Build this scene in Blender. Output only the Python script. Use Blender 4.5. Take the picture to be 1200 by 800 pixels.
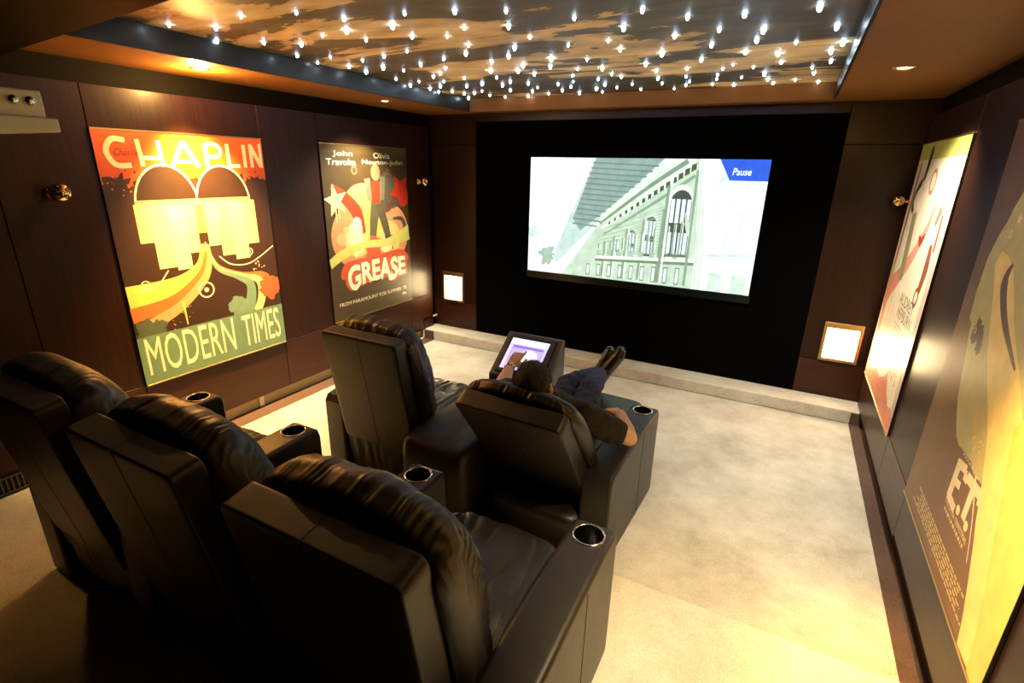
import bpy, bmesh, math, random
from mathutils import Vector, Matrix, noise
for o in list(bpy.data.objects): bpy.data.objects.remove(o)
SC = bpy.context.scene
COL = SC.collection
rnd = random.Random(7)
PI = math.pi

# ------------------------------------------------------------------ camera
cam = bpy.data.cameras.new('camera'); camo = bpy.data.objects.new('camera', cam); COL.objects.link(camo)
RT = Vector((0.88311, 0.46865, 0.02213)); DN = Vector((0.16777, -0.27288, -0.94731)); FW = Vector((-0.44005, 0.83915, -0.31966))
def rodrigues(r):
    return Matrix.Rotation(r.length, 3, r.normalized())
R3 = rodrigues(Vector((0.313796767, 0.48221388, 0.09981872))) @ Matrix(((1, 0, 0), (0, 0, -1), (0, 1, 0)))
RT, DN, FW = R3[0], R3[1], R3[2]
m = Matrix((( RT[0], -DN[0], -FW[0], 0.0), (RT[1], -DN[1], -FW[1], 0.0), (RT[2], -DN[2], -FW[2], 2.0), (0, 0, 0, 1)))
camo.matrix_world = m
cam.sensor_width = 36; cam.lens = 599.36 / 1200 * 36
cam.clip_start = 0.05
cam.dof.use_dof = True; cam.dof.focus_distance = 2.6; cam.dof.aperture_fstop = 3.2
SC.camera = camo

# ------------------------------------------------------------------ world, exposure
w = bpy.data.worlds.new('world'); SC.world = w; w.use_nodes = True
w.node_tree.nodes['Background'].inputs[0].default_value = (0.02, 0.015, 0.01, 1)
w.node_tree.nodes['Background'].inputs[1].default_value = 0.1
SC.view_settings.view_transform = 'Standard'; SC.view_settings.look = 'None'
SC.view_settings.gamma = 1; SC.view_settings.use_curve_mapping = False
SC.view_settings.exposure = 0.0

# downlights: (x, y, z, aim offset, watts, colour, cone degrees, blend)
ORANGE = (1.0, 0.60, 0.22); WARM = (1.0, 0.84, 0.58); PALE = (1.0, 0.90, 0.70)
DOWN = [
    (-3.40, 2.22, 2.55, (-0.23, 0.07), 1400, (1.0, 0.56, 0.15), 74, 1.0, 'large orange and brown poster on the left wall', 48),
    (-3.36, 3.87, 2.55, (-0.06, -0.10), 430, (1.0, 0.88, 0.66), 104, 1.0, 'brown poster with the cream star on the left wall'),
    (0.40, 3.64, 2.55, (0.05, 0.22), 330, (1.0, 0.92, 0.76), 108, 1.0, 'pink and cream poster on the right wall'),
    (0.50, 1.78, 2.55, (0.145, 0.05), 620, (1.0, 0.52, 0.09), 42, 1.0, 'brown and yellow poster on the right wall', 16),
    (-3.40, 0.75, 2.45, (0.10, 0.05), 20, (1.0, 0.46, 0.10), 60, 0.8, 'corner behind the left back seat'),
    (0.28, 1.42, 2.55, (0.02, 0.10), 440, (1.0, 0.76, 0.42), 72, 0.9, 'nearest recliner, added unseen to light floor and arm'),  # downlight added out of view to brighten floor and chair sides
]

# ------------------------------------------------------------------ materials
MATS = {}
def nodes(name):
    mt = bpy.data.materials.new(name); mt.use_nodes = True
    nt = mt.node_tree; b = nt.nodes['Principled BSDF']; MATS[name] = mt
    return mt, nt, b
def N(nt, t, **kw):
    n = nt.nodes.new(t)
    for k, v in kw.items(): setattr(n, k, v)
    return n
def plain(name, c, rough=0.5, metal=0.0, coat=0.0, emit=None, es=0.0, bump=0.0, bscale=60, spec=0.5):
    mt, nt, b = nodes(name)
    b.inputs['Base Color'].default_value = (*c, 1); b.inputs['Roughness'].default_value = rough
    b.inputs['Specular IOR Level'].default_value = spec; b.inputs['Metallic'].default_value = metal; b.inputs['Coat Weight'].default_value = coat
    # a touch of procedural unevenness
    tc = N(nt, 'ShaderNodeTexCoord'); nz = N(nt, 'ShaderNodeTexNoise'); nz.inputs['Scale'].default_value = bscale
    nt.links.new(tc.outputs['Object'], nz.inputs['Vector'])
    mr = N(nt, 'ShaderNodeMapRange'); mr.inputs['To Min'].default_value = max(rough - .06, 0.02); mr.inputs['To Max'].default_value = min(rough + .06, 1)
    nt.links.new(nz.outputs['Fac'], mr.inputs['Value']); nt.links.new(mr.outputs[0], b.inputs['Roughness'])
    if emit:
        b.inputs['Emission Color'].default_value = (*emit, 1); b.inputs['Emission Strength'].default_value = es
    if bump:
        bp = N(nt, 'ShaderNodeBump'); bp.inputs['Strength'].default_value = bump; bp.inputs['Distance'].default_value = 0.004
        nt.links.new(nz.outputs['Fac'], bp.inputs['Height']); nt.links.new(bp.outputs[0], b.inputs['Normal'])
    return mt
def ramp(nt, stops):
    r = N(nt, 'ShaderNodeValToRGB'); e = r.color_ramp.elements
    while len(e) < len(stops): e.new(0.5)
    for i, (p, c) in enumerate(stops): e[i].position = p; e[i].color = (*c, 1)
    return r
def wood(name, c0, c1, scale=(2, 40, 1.2), rough=0.32, coat=0.35):
    mt, nt, b = nodes(name)
    tc = N(nt, 'ShaderNodeTexCoord'); mp = N(nt, 'ShaderNodeMapping'); mp.inputs['Scale'].default_value = scale
    nz = N(nt, 'ShaderNodeTexNoise'); nz.inputs['Scale'].default_value = 3; nz.inputs['Detail'].default_value = 8; nz.inputs['Roughness'].default_value = 0.65
    nt.links.new(tc.outputs['Object'], mp.inputs[0]); nt.links.new(mp.outputs[0], nz.inputs['Vector'])
    r = ramp(nt, [(0.3, c0), (0.7, c1)])
    nt.links.new(nz.outputs['Fac'], r.inputs[0]); nt.links.new(r.outputs[0], b.inputs['Base Color'])
    b.inputs['Coat Weight'].default_value = coat; b.inputs['Coat Roughness'].default_value = 0.22; b.inputs['Specular IOR Level'].default_value = 0.2
    mr = N(nt, 'ShaderNodeMapRange'); mr.inputs['To Min'].default_value = rough - .05; mr.inputs['To Max'].default_value = rough + .14
    nt.links.new(nz.outputs['Fac'], mr.inputs['Value']); nt.links.new(mr.outputs[0], b.inputs['Roughness'])
    bp = N(nt, 'ShaderNodeBump'); bp.inputs['Strength'].default_value = 0.06; bp.inputs['Distance'].default_value = 0.002
    nt.links.new(nz.outputs['Fac'], bp.inputs['Height']); nt.links.new(bp.outputs[0], b.inputs['Normal'])
    return mt
def leather(name, c0, c1, rough=0.36):
    mt, nt, b = nodes(name)
    tc = N(nt, 'ShaderNodeTexCoord')
    big = N(nt, 'ShaderNodeTexNoise'); big.inputs['Scale'].default_value = 5; big.inputs['Detail'].default_value = 4
    vo = N(nt, 'ShaderNodeTexVoronoi'); vo.inputs['Scale'].default_value = 420
    nt.links.new(tc.outputs['Object'], big.inputs['Vector']); nt.links.new(tc.outputs['Object'], vo.inputs['Vector'])
    r = ramp(nt, [(0.3, c0), (0.72, c1)]); nt.links.new(big.outputs['Fac'], r.inputs[0]); nt.links.new(r.outputs[0], b.inputs['Base Color'])
    mr = N(nt, 'ShaderNodeMapRange'); mr.inputs['To Min'].default_value = rough - .05; mr.inputs['To Max'].default_value = rough + .12
    nt.links.new(big.outputs['Fac'], mr.inputs['Value']); nt.links.new(mr.outputs[0], b.inputs['Roughness'])
    b1 = N(nt, 'ShaderNodeBump'); b1.inputs['Strength'].default_value = 0.12; b1.inputs['Distance'].default_value = 0.0012
    nt.links.new(vo.outputs['Distance'], b1.inputs['Height'])
    b2 = N(nt, 'ShaderNodeBump'); b2.inputs['Strength'].default_value = 0.35; b2.inputs['Distance'].default_value = 0.01
    nt.links.new(big.outputs['Fac'], b2.inputs['Height']); nt.links.new(b1.outputs[0], b2.inputs['Normal'])
    nt.links.new(b2.outputs[0], b.inputs['Normal'])
    b.inputs['Specular IOR Level'].default_value = 0.52; b.inputs['Coat Weight'].default_value = 0.06; b.inputs['Coat Roughness'].default_value = 0.3
    return mt
def carpet(name, stops):
    mt, nt, b = nodes(name)
    tc = N(nt, 'ShaderNodeTexCoord')
    a = N(nt, 'ShaderNodeTexNoise'); a.inputs['Scale'].default_value = 2.2; a.inputs['Detail'].default_value = 9; a.inputs['Roughness'].default_value = 0.72
    f = N(nt, 'ShaderNodeTexNoise'); f.inputs['Scale'].default_value = 150; f.inputs['Detail'].default_value = 3
    for n in (a, f): nt.links.new(tc.outputs['Object'], n.inputs['Vector'])
    mx = N(nt, 'ShaderNodeMath', operation='MULTIPLY_ADD'); mx.inputs[1].default_value = 0.35
    nt.links.new(f.outputs['Fac'], mx.inputs[0])
    sc = N(nt, 'ShaderNodeMath', operation='MULTIPLY'); sc.inputs[1].default_value = 0.66
    nt.links.new(a.outputs['Fac'], sc.inputs[0]); nt.links.new(sc.outputs[0], mx.inputs[2])
    r = ramp(nt, stops); nt.links.new(mx.outputs[0], r.inputs[0]); nt.links.new(r.outputs[0], b.inputs['Base Color'])
    b.inputs['Roughness'].default_value = 0.95; b.inputs['Specular IOR Level'].default_value = 0.1
    b.inputs['Sheen Weight'].default_value = 0.15
    bp = N(nt, 'ShaderNodeBump'); bp.inputs['Strength'].default_value = 0.6; bp.inputs['Distance'].default_value = 0.006
    nt.links.new(f.outputs['Fac'], bp.inputs['Height']); nt.links.new(bp.outputs[0], b.inputs['Normal'])
    return mt
def printed(name, emit=0.0, wear=0.12, rough=0.45, coat=0.25):
    mt, nt, b = nodes(name)
    at = N(nt, 'ShaderNodeAttribute', attribute_name='Col')
    tc = N(nt, 'ShaderNodeTexCoord'); nz = N(nt, 'ShaderNodeTexNoise'); nz.inputs['Scale'].default_value = 14; nz.inputs['Detail'].default_value = 7
    nt.links.new(tc.outputs['Object'], nz.inputs['Vector'])
    mr = N(nt, 'ShaderNodeMapRange'); mr.inputs['From Min'].default_value = .3; mr.inputs['From Max'].default_value = .7
    mr.inputs['To Min'].default_value = 1 - wear; mr.inputs['To Max'].default_value = 1 + wear * .4
    nt.links.new(nz.outputs['Fac'], mr.inputs['Value'])
    mu = N(nt, 'ShaderNodeVectorMath', operation='SCALE'); nt.links.new(at.outputs['Color'], mu.inputs[0]); nt.links.new(mr.outputs[0], mu.inputs['Scale'])
    b.inputs['Roughness'].default_value = rough; b.inputs['Coat Weight'].default_value = coat; b.inputs['Coat Roughness'].default_value = .12
    if emit:
        b.inputs['Base Color'].default_value = (0.01, 0.01, 0.01, 1)
        nt.links.new(mu.outputs[0], b.inputs['Emission Color']); b.inputs['Emission Strength'].default_value = emit
    else:
        nt.links.new(mu.outputs[0], b.inputs['Base Color'])
    return mt

W_WALL = wood('dark_wood_vertical', (0.011, 0.0030, 0.0011), (0.029, 0.0082, 0.0030), rough=.36, coat=.10)
W_FRONT = wood('dark_wood_front', (0.009, 0.0028, 0.0011), (0.022, 0.0070, 0.0027), scale=(40, 2, 1.2), coat=.08)
W_STRIP = wood('dark_wood_horizontal', (0.018, 0.005, 0.002), (0.05, 0.0145, 0.0055), scale=(2, 1.2, 40), coat=.12)
W_BACKING = plain('dark_wall_backing', (0.004, 0.0026, 0.002), .7, spec=.1)
W_TRAY = wood('tray_gloss', (0.016, 0.016, 0.012), (0.03, 0.028, 0.02), scale=(3, 3, 3), rough=.30, coat=.15)
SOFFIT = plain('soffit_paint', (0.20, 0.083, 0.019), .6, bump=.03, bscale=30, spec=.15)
BULK = plain('bulkhead_paint', (0.003, 0.0017, 0.001), .7, spec=.04)
FELT = plain('black_masking_felt', (0.0005, 0.0005, 0.0006), .95); FELT.node_tree.nodes['Principled BSDF'].inputs['Specular IOR Level'].default_value = 0.05
CARPET = carpet('beige_carpet', [(0.36, (0.31, 0.28, 0.22)), (0.5, (0.46, 0.425, 0.35)), (0.64, (0.60, 0.565, 0.48))])
CARPET_LIT = carpet('lamp_lit_platform_carpet', [(0.36, (0.42, 0.385, 0.31)), (0.5, (0.56, 0.525, 0.44)), (0.64, (0.68, 0.645, 0.55))])  # same carpet, lighter: stronger lamp light on the platform put into the colour
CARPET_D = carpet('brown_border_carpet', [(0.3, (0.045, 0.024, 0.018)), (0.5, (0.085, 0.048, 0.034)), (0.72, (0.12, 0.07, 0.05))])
LEA = leather('dark_brown_leather', (0.0065, 0.0043, 0.0023), (0.0115, 0.0078, 0.0042), rough=.41)
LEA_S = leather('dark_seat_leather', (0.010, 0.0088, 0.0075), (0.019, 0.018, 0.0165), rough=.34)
SEAM = plain('seam_thread', (0.006, 0.004, 0.003), .7)
CHROME = plain('chrome', (0.85, 0.85, 0.86), .12, metal=1)
STEEL = plain('dark_steel_cup', (0.10, 0.10, 0.10), .3, metal=1)
BRASS = plain('brushed_brass', (0.62, 0.42, 0.17), .32, metal=1, bump=.05, bscale=200)
GOLD = plain('polished_gold', (0.75, 0.52, 0.22), .14, metal=1)
BLACKP = plain('black_plastic', (0.006, 0.006, 0.007), .35)
BEZEL = plain('dark_bezel', (0.045, 0.035, 0.03), .3, coat=.3)
WHITEP = plain('ivory_plastic', (0.84, 0.83, 0.66), .45)
CREAMB = plain('cream_baseboard', (0.42, 0.34, 0.19), .5)
TRIMW = plain('pale_trim', (0.85, 0.78, 0.60), .4)
LAMP = plain('lamp_diffuser', (0.9, 0.85, 0.7), .5, emit=(1.0, 0.74, 0.38), es=42)
LENS = plain('downlight_lens', (0.9, 0.85, 0.7), .5, emit=(1.0, 0.82, 0.50), es=14)
STAR = plain('star_led', (0.8, 0.85, 1.0), .4, emit=(0.60, 0.78, 1.0), es=55)
GLOSSB = plain('glossy_black_strip', (0.006, 0.009, 0.008), .2, spec=.3)
POSTER = printed('poster_print', coat=.08); SCREENP = printed('screen_image', emit=1.65, wear=.16, rough=.4, coat=0)
PANELP = printed('touch_panel_image', emit=1.6, wear=.02, rough=.15, coat=.3)
SKIN = plain('skin', (0.58, 0.35, 0.24), .5, bump=.05, bscale=120)
SHIRT = plain('dark_brown_cotton', (0.010, 0.0085, 0.0062), .85, bump=.3, bscale=40)
JEANS = plain('navy_denim', (0.011, 0.020, 0.068), .85, bump=.35, bscale=90)
SHOE = plain('black_shoe_leather', (0.006, 0.006, 0.007), .3, coat=.2)
HAIRM = plain('black_hair', (0.004, 0.0032, 0.003), .6, bump=.5, bscale=420)

def cloud_material():
    mt, nt, b = nodes('star_ceiling_clouds')
    tc = N(nt, 'ShaderNodeTexCoord'); mp = N(nt, 'ShaderNodeMapping'); mp.inputs['Scale'].default_value = (0.55, 1.5, 1); mp.inputs['Location'].default_value = (0.35, 2.1, 0)
    mp.inputs['Rotation'].default_value = (0, 0, 0.12)
    nt.links.new(tc.outputs['Object'], mp.inputs[0])
    nz = N(nt, 'ShaderNodeTexNoise'); nz.inputs['Scale'].default_value = 1.35; nz.inputs['Detail'].default_value = 11; nz.inputs['Roughness'].default_value = .58; nz.inputs['Distortion'].default_value = .5
    nt.links.new(mp.outputs[0], nz.inputs['Vector'])
    r = ramp(nt, [(0.38, (0.06, 0.052, 0.030)), (0.492, (0.13, 0.095, 0.045)), (0.506, (0.72, 0.50, 0.22)), (0.60, (0.90, 0.69, 0.37)), (0.72, (0.60, 0.38, 0.15))])
    nt.links.new(nz.outputs['Fac'], r.inputs[0])
    n2 = N(nt, 'ShaderNodeTexNoise'); n2.inputs['Scale'].default_value = 4; n2.inputs['Detail'].default_value = 8
    nt.links.new(mp.outputs[0], n2.inputs['Vector'])
    mr = N(nt, 'ShaderNodeMapRange'); mr.inputs['From Min'].default_value = .3; mr.inputs['From Max'].default_value = .7; mr.inputs['To Min'].default_value = .55; mr.inputs['To Max'].default_value = 1.2
    nt.links.new(n2.outputs['Fac'], mr.inputs['Value'])
    mu = N(nt, 'ShaderNodeVectorMath', operation='SCALE'); nt.links.new(r.outputs[0], mu.inputs[0]); nt.links.new(mr.outputs[0], mu.inputs['Scale'])
    nt.links.new(mu.outputs[0], b.inputs['Base Color']); b.inputs['Roughness'].default_value = .55
    return mt
CLOUDS = cloud_material()

# ------------------------------------------------------------------ object helpers
def empty(name, label, cat, loc=(0, 0, 0), rz=0, group=None):
    o = bpy.data.objects.new(name, None); COL.objects.link(o); o.location = loc; o.rotation_euler = (0, 0, rz)
    o.empty_display_size = .05
    tag(o, label, cat, group); return o
def tag(o, label, cat, group=None):
    o['label'] = label; o['category'] = cat
    if group: o['group'] = group
    return o
class MB:
    def __init__(s): s.v = []; s.f = []
    def add(s, vs, fs):
        b = len(s.v); s.v += [tuple(p) for p in vs]; s.f += [tuple(b + i for i in f) for f in fs]; return s
    def box(s, x0, y0, z0, x1, y1, z1):
        vs = [(x, y, z) for x in (x0, x1) for y in (y0, y1) for z in (z0, z1)]
        return s.add(vs, [(0, 1, 3, 2), (4, 6, 7, 5), (0, 4, 5, 1), (2, 3, 7, 6), (0, 2, 6, 4), (1, 5, 7, 3)])
    def lathe(s, prof, n=32, mat=None, close=True):
        vs = []; fs = []
        for r, z in prof:
            for k in range(n):
                p = Vector((r * math.cos(2 * PI * k / n), r * math.sin(2 * PI * k / n), z))
                vs.append(mat @ p if mat else p)
        for i in range(len(prof) - 1):
            for k in range(n):
                a = i * n + k; b2 = i * n + (k + 1) % n
                fs.append((a, b2, b2 + n, a + n))
        if close:
            fs.append(tuple(range(n - 1, -1, -1))); fs.append(tuple(range((len(prof) - 1) * n, len(prof) * n)))
        return s.add(vs, fs)
    def tube(s, pts, rads, n=14, caps=5):
        """chain of tapered segments with rounded ends"""
        pts = [Vector(p) for p in pts]
        if not hasattr(rads, '__len__'): rads = [rads] * len(pts)
        rings = []
        d0 = (pts[1] - pts[0]).normalized(); d1 = (pts[-1] - pts[-2]).normalized()
        for k in range(caps, 0, -1):
            a = PI / 2 * k / (caps + .3); rings.append((pts[0] - d0 * rads[0] * math.sin(a), rads[0] * math.cos(a), d0))
        for i, p in enumerate(pts):
            if i == 0: d = d0
            elif i == len(pts) - 1: d = d1
            else: d = ((pts[i] - pts[i - 1]).normalized() + (pts[i + 1] - pts[i]).normalized()).normalized()
            rings.append((p, rads[i], d))
        for k in range(1, caps + 1):
            a = PI / 2 * k / (caps + .3); rings.append((pts[-1] + d1 * rads[-1] * math.sin(a), rads[-1] * math.cos(a), d1))
        up = Vector((0, 0, 1)) if abs(d0.z) < .9 else Vector((1, 0, 0))
        vs = []; fs = []
        for c, r, d in rings:
            u = d.cross(up)
            if u.length < 1e-4: u = d.orthogonal()
            u.normalize(); v = u.cross(d).normalized(); up = -v if False else v
            for k in range(n):
                t = 2 * PI * k / n; vs.append(c + u * (r * math.cos(t)) + v * (r * math.sin(t)))
        for i in range(len(rings) - 1):
            for k in range(n):
                a = i * n + k; b2 = i * n + (k + 1) % n; fs.append((a, b2, b2 + n, a + n))
        fs.append(tuple(range(n - 1, -1, -1))); fs.append(tuple(range((len(rings) - 1) * n, len(rings) * n)))
        return s.add(vs, fs)
    def build(s, name, mat, parent=None, smooth=False, bevel=0, seg=2, kind=None):
        me = bpy.data.meshes.new(name); me.from_pydata(s.v, [], s.f); me.update()
        bm = bmesh.new(); bm.from_mesh(me); bmesh.ops.recalc_face_normals(bm, faces=bm.faces); bm.to_mesh(me); bm.free()
        me.materials.append(mat)
        if smooth: me.polygons.foreach_set('use_smooth', [True] * len(me.polygons))
        o = bpy.data.objects.new(name, me); COL.objects.link(o); o.parent = parent
        if bevel:
            b = o.modifiers.new('bevel', 'BEVEL'); b.width = bevel; b.segments = seg; b.limit_method = 'ANGLE'; b.harden_normals = False
            if seg > 1: me.polygons.foreach_set('use_smooth', [True] * len(me.polygons)); smooth_angle(o)
        if kind: o['kind'] = kind
        return o
def smooth_angle(o):
    wn = o.modifiers.new('weighted', 'WEIGHTED_NORMAL'); wn.keep_sharp = False
def box(name, a, b, mat, parent=None, bevel=0.0, seg=2, kind=None):
    return MB().box(*a, *b).build(name, mat, parent, bevel=bevel, seg=seg, kind=kind)
def struct(name, a, b, mat, bevel=0.0):
    return box(name, a, b, mat, bevel=bevel, kind='structure')
def superbox(c, h, n=6.0, res=14, fn=None):
    """rounded cushion-like block: cube grid pulled towards a super-ellipsoid"""
    vs = []; fs = []; key = {}
    def vid(p):
        k = tuple(round(q, 5) for q in p)
        if k not in key: key[k] = len(vs); vs.append(Vector(p))
        return key[k]
    g = [math.sin(PI / 2 * (-1 + 2 * i / res)) * .35 + (-1 + 2 * i / res) * .65 for i in range(res + 1)]
    for ax in range(3):
        for sg in (-1, 1):
            for i in range(res):
                for j in range(res):
                    q = []
                    for (a, b2) in ((g[i], g[j]), (g[i + 1], g[j]), (g[i + 1], g[j + 1]), (g[i], g[j + 1])):
                        p = [0, 0, 0]; p[ax] = sg; p[(ax + 1) % 3] = a; p[(ax + 2) % 3] = b2; q.append(vid(p))
                    fs.append(q if sg > 0 else q[::-1])
    out = []
    for p in vs:
        inf = max(abs(p.x), abs(p.y), abs(p.z)); nn = (abs(p.x) ** n + abs(p.y) ** n + abs(p.z) ** n) ** (1 / n)
        q = p * (inf / nn)
        if fn: q = fn(q)
        out.append((c[0] + q.x * h[0], c[1] + q.y * h[1], c[2] + q.z * h[2]))
    return out, fs
def copy_tree(o, parent=None):
    c = o.copy(); COL.objects.link(c); c.parent = parent
    for ch in [k for k in o.children]: copy_tree(ch, c)
    return c

# ================================================================== STRUCTURE
XL, XLP, XR, XRP = -3.79, -3.73, 0.84, 0.78        # wall backings and panel faces
YB, YF, YST, YPL = -1.6, 5.07, 4.81, 2.01
ZP, ZS, ZC, ZSOF = 0.15, 0.12, 2.67, 2.55

floor = struct('floor', (XL, YB, -0.12), (XR, YF, 0.0), CARPET)
b = box('seating_platform', (XL, YB, 0.0), (XR, YPL, ZP), CARPET_LIT, bevel=.008); b['kind'] = 'structure'; b.name = 'trim_1'
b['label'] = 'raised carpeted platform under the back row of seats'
st = struct('trim_2', (XL, YST, 0.0), (XR, YF, ZS), CARPET, bevel=.012)
st['label'] = 'low carpeted step along the foot of the screen wall'
# darker carpet borders laid along the side walls and up the step riser
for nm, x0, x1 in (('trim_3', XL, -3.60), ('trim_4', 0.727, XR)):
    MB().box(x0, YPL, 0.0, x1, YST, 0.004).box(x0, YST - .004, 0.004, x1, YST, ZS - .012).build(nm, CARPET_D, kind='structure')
# walls
wl = struct('wall_left', (XL - .12, YB, 0), (XL, YF, 2.9), W_BACKING)
wr = struct('wall_right', (XR, YB, 0), (XR + .12, YF, 2.9), W_BACKING)
wf = struct('wall_front', (XL, YF + .05, 0), (XR, YF + .2, 2.9), W_BACKING)
wb = struct('wall_back', (XL - .12, YB - .12, 0), (XR + .12, YB, 2.9), W_FRONT)
J = 0.0025
def panels(parent, xa, xb, cells, mat, strip):
    for (y0, y1, z0, z1) in cells:
        o = box('wall_panel', (xa, y0 + J, z0 + J), (xb, y1 - J, z1 - J), strip if z1 < .6 else mat, parent, bevel=.0015, seg=1)
ys = [YB + .02, 0.0, 1.207, 1.69, 2.83, 3.40, 4.57, 4.985]
cells = []
for a, b2 in zip(ys, ys[1:]):
    cells += [(a, b2, .11 if a > 1.9 or b2 > 2.1 else .165, .533), (a, b2, .533, 2.42)]
panels(wl, XL, XLP, cells, W_WALL, W_STRIP)
ys = [YB + .02, 0.3, 1.735, 3.02, 3.665, 4.99]
cells = []
for a, b2 in zip(ys, ys[1:]):
    z0 = .14 if b2 > 2.1 else .165
    cells += [(a, b2, max(z0, .165 if a < YPL else z0), .45), (a, b2, .45, 2.42)]
panels(wr, XRP, XR, cells, W_WALL, W_STRIP)
# front wall: wood bays, lintel and black recess
box('wall_panel', (XL, YF, ZS), (-3.155 - J, YF + .05, 0.44), W_STRIP, wf, bevel=.0015, seg=1)
box('wall_panel', (XL, YF, 0.44 + 2 * J), (-3.155 - J, YF + .05, 2.235), W_FRONT, wf, bevel=.0015, seg=1)
box('wall_panel', (XL, YF, 2.235 + 2 * J), (-3.155 - J, YF + .05, ZSOF), W_FRONT, wf, bevel=.0015, seg=1)
box('wall_panel', (0.275 + J, YF, ZS), (XR, YF + .05, 0.44), W_STRIP, wf, bevel=.0015, seg=1)
box('wall_panel', (0.275 + J, YF, 0.44 + 2 * J), (XR, YF + .05, 2.235), W_FRONT, wf, bevel=.0015, seg=1)
box('wall_panel', (0.275 + J, YF, 2.235 + 2 * J), (XR, YF + .05, ZSOF), W_FRONT, wf, bevel=.0015, seg=1)
box('lintel_panel', (-3.155, YF, 2.47), (0.275, YF + .05, ZSOF), W_FRONT, wf, bevel=.0015, seg=1)
box('masking_panel', (-3.155, YF + .012, ZS), (0.275, YF + .05, 2.47), FELT, wf)
# baseboards behind the floating side panels
bl = struct('baseboard_left', (XL, YPL, 0.004), (XL + .012, YST, .105), CREAMB)
br_ = struct('baseboard_right', (XR - .012, YPL, 0.004), (XR, YST, .10), W_STRIP)
# pale edge strip that follows floor and step in the front left corner
MB().box(XLP - .02, 4.30, .004, XLP, YST - .012, .018).box(XLP - .02, YST - .026, .004, XLP, YST - .012, .23) \
    .box(XLP - .02, YST - .026, .23, XLP, YF, .246).build('trim_5', TRIMW, kind='structure')
# cable bracket on the left baseboard
br0 = MB().box(XL + .012, 2.53, .01, XL + .03, 2.57, .10).build('wall_bracket', TRIMW)
tag(br0, 'small pale bracket low on the left baseboard under the floating panel', 'bracket'); br0.parent = None
# ceiling with a recessed tray
ceil = struct('ceiling', (XL, YB, ZC + .012), (XR, YF, ZC + .1), W_BACKING)
TX0, TX1, TY0, TY1 = -3.13, 0.15, 1.40, 4.90
sp = box('star_panel', (TX0, TY0 - .6, ZC), (TX1, TY1, ZC + .012), CLOUDS, ceil)
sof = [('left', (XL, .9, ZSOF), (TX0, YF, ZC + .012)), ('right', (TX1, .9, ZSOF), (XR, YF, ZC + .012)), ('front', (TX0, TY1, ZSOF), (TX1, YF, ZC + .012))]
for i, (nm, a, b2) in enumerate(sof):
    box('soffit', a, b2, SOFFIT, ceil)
# dark glossy fascia boards lining the tray
box('fascia', (TX0, 1.3, ZSOF - .003), (TX0 + .015, TY1, ZC), W_TRAY, ceil, bevel=.002)
box('fascia', (TX1 - .015, 1.3, ZSOF - .003), (TX1, TY1, ZC), W_TRAY, ceil, bevel=.002)
box('fascia', (TX0 + .015, TY1 - .015, ZSOF - .003), (TX1 - .015, TY1, ZC), SOFFIT, ceil, bevel=.002)
# rear bulkhead, its lip runs slightly out of square
MB().add([(XL, YB, 2.45), (XR, YB, 2.45), (XR, .80, 2.45), (XL, 1.28, 2.45), (XL, YB, 2.67), (XR, YB, 2.67), (XR, .80, 2.67), (XL, 1.28, 2.67)],
         [(0, 1, 2, 3), (4, 7, 6, 5), (0, 4, 5, 1), (1, 5, 6, 2), (2, 6, 7, 3), (3, 7, 4, 0)]).build('bulkhead', BULK, ceil)

# star lights: small LED tips set into the cloud panel
STARS = [(198,28),(282,18),(253,31),(347,14),(254,47),(309,49),(306,62),(353,51),(378,41),(348,64),(372,73),(387,66),
(403,21),(406,35),(429,46),(425,70),(409,77),(429,83),(431,89),(450,65),(449,78),(474,15),(460,29),(483,42),(477,59),(473,82),(464,92),(481,99),(491,95),(493,75),(504,103),(514,107),(533,12),(544,32),(524,42),(549,52),(546,62),(520,68),(522,79),(516,85),(508,89),(520,95),(516,100),(530,106),(544,91),(547,100),(544,109),(549,114),(556,108),(557,117),(565,97),(565,106),(574,111),(576,116),(593,12),(596,30),(621,43),(603,55),(596,65),(576,72),(575,82),(582,90),(589,99),(598,95),(598,105),(592,113),(613,76),(607,82),(626,86),(619,97),(630,102),(624,106),(619,112),(646,68),(645,77),(643,109),(654,98),(659,105),(672,95),(669,101),(671,88),(677,80),(688,69),(679,108),(666,52),(673,20),(753,11),(731,31),(713,47),(727,57),(791,41),(776,62),(757,74),(706,79),(717,86),(728,89),(701,92),(709,98),(699,103),(706,107),(723,102),(741,98),(751,104),(769,82),(771,91),(776,97),(790,103),
(806,19),(843,34),(873,16),(895,34),(887,46),(834,52),(874,60),(912,62),(933,49),(961,7),(981,30),(988,49),(974,59),(974,71),(916,72),(859,75),(822,69),(847,80),(805,80),(804,89),(808,95),(804,99),(835,98),(840,92),(841,87),(869,90),(860,99),(883,78),(896,85),(900,92),(906,97),(952,78),(954,85),(959,95),(932,93)]
lm = None
for (px, py) in STARS:
    d = RT * ((px - 600) / 599.36) + DN * ((py - 400) / 599.36) + FW
    p = d * ((ZC - 2.0) / d.z)
    if lm is None:
        mb = MB().lathe([(.0075, 0), (.0075, -.006), (.0062, -.011), (.0035, -.0145), (.0005, -.0155)], 8)
        lm = mb.build('star_light', STAR, sp, smooth=True); o = lm
    else:
        o = lm.copy(); COL.objects.link(o)
    o.location = (p.x, p.y, ZC - .0005); s = rnd.uniform(.75, 1.45); o.scale = (s, s, s)

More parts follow.
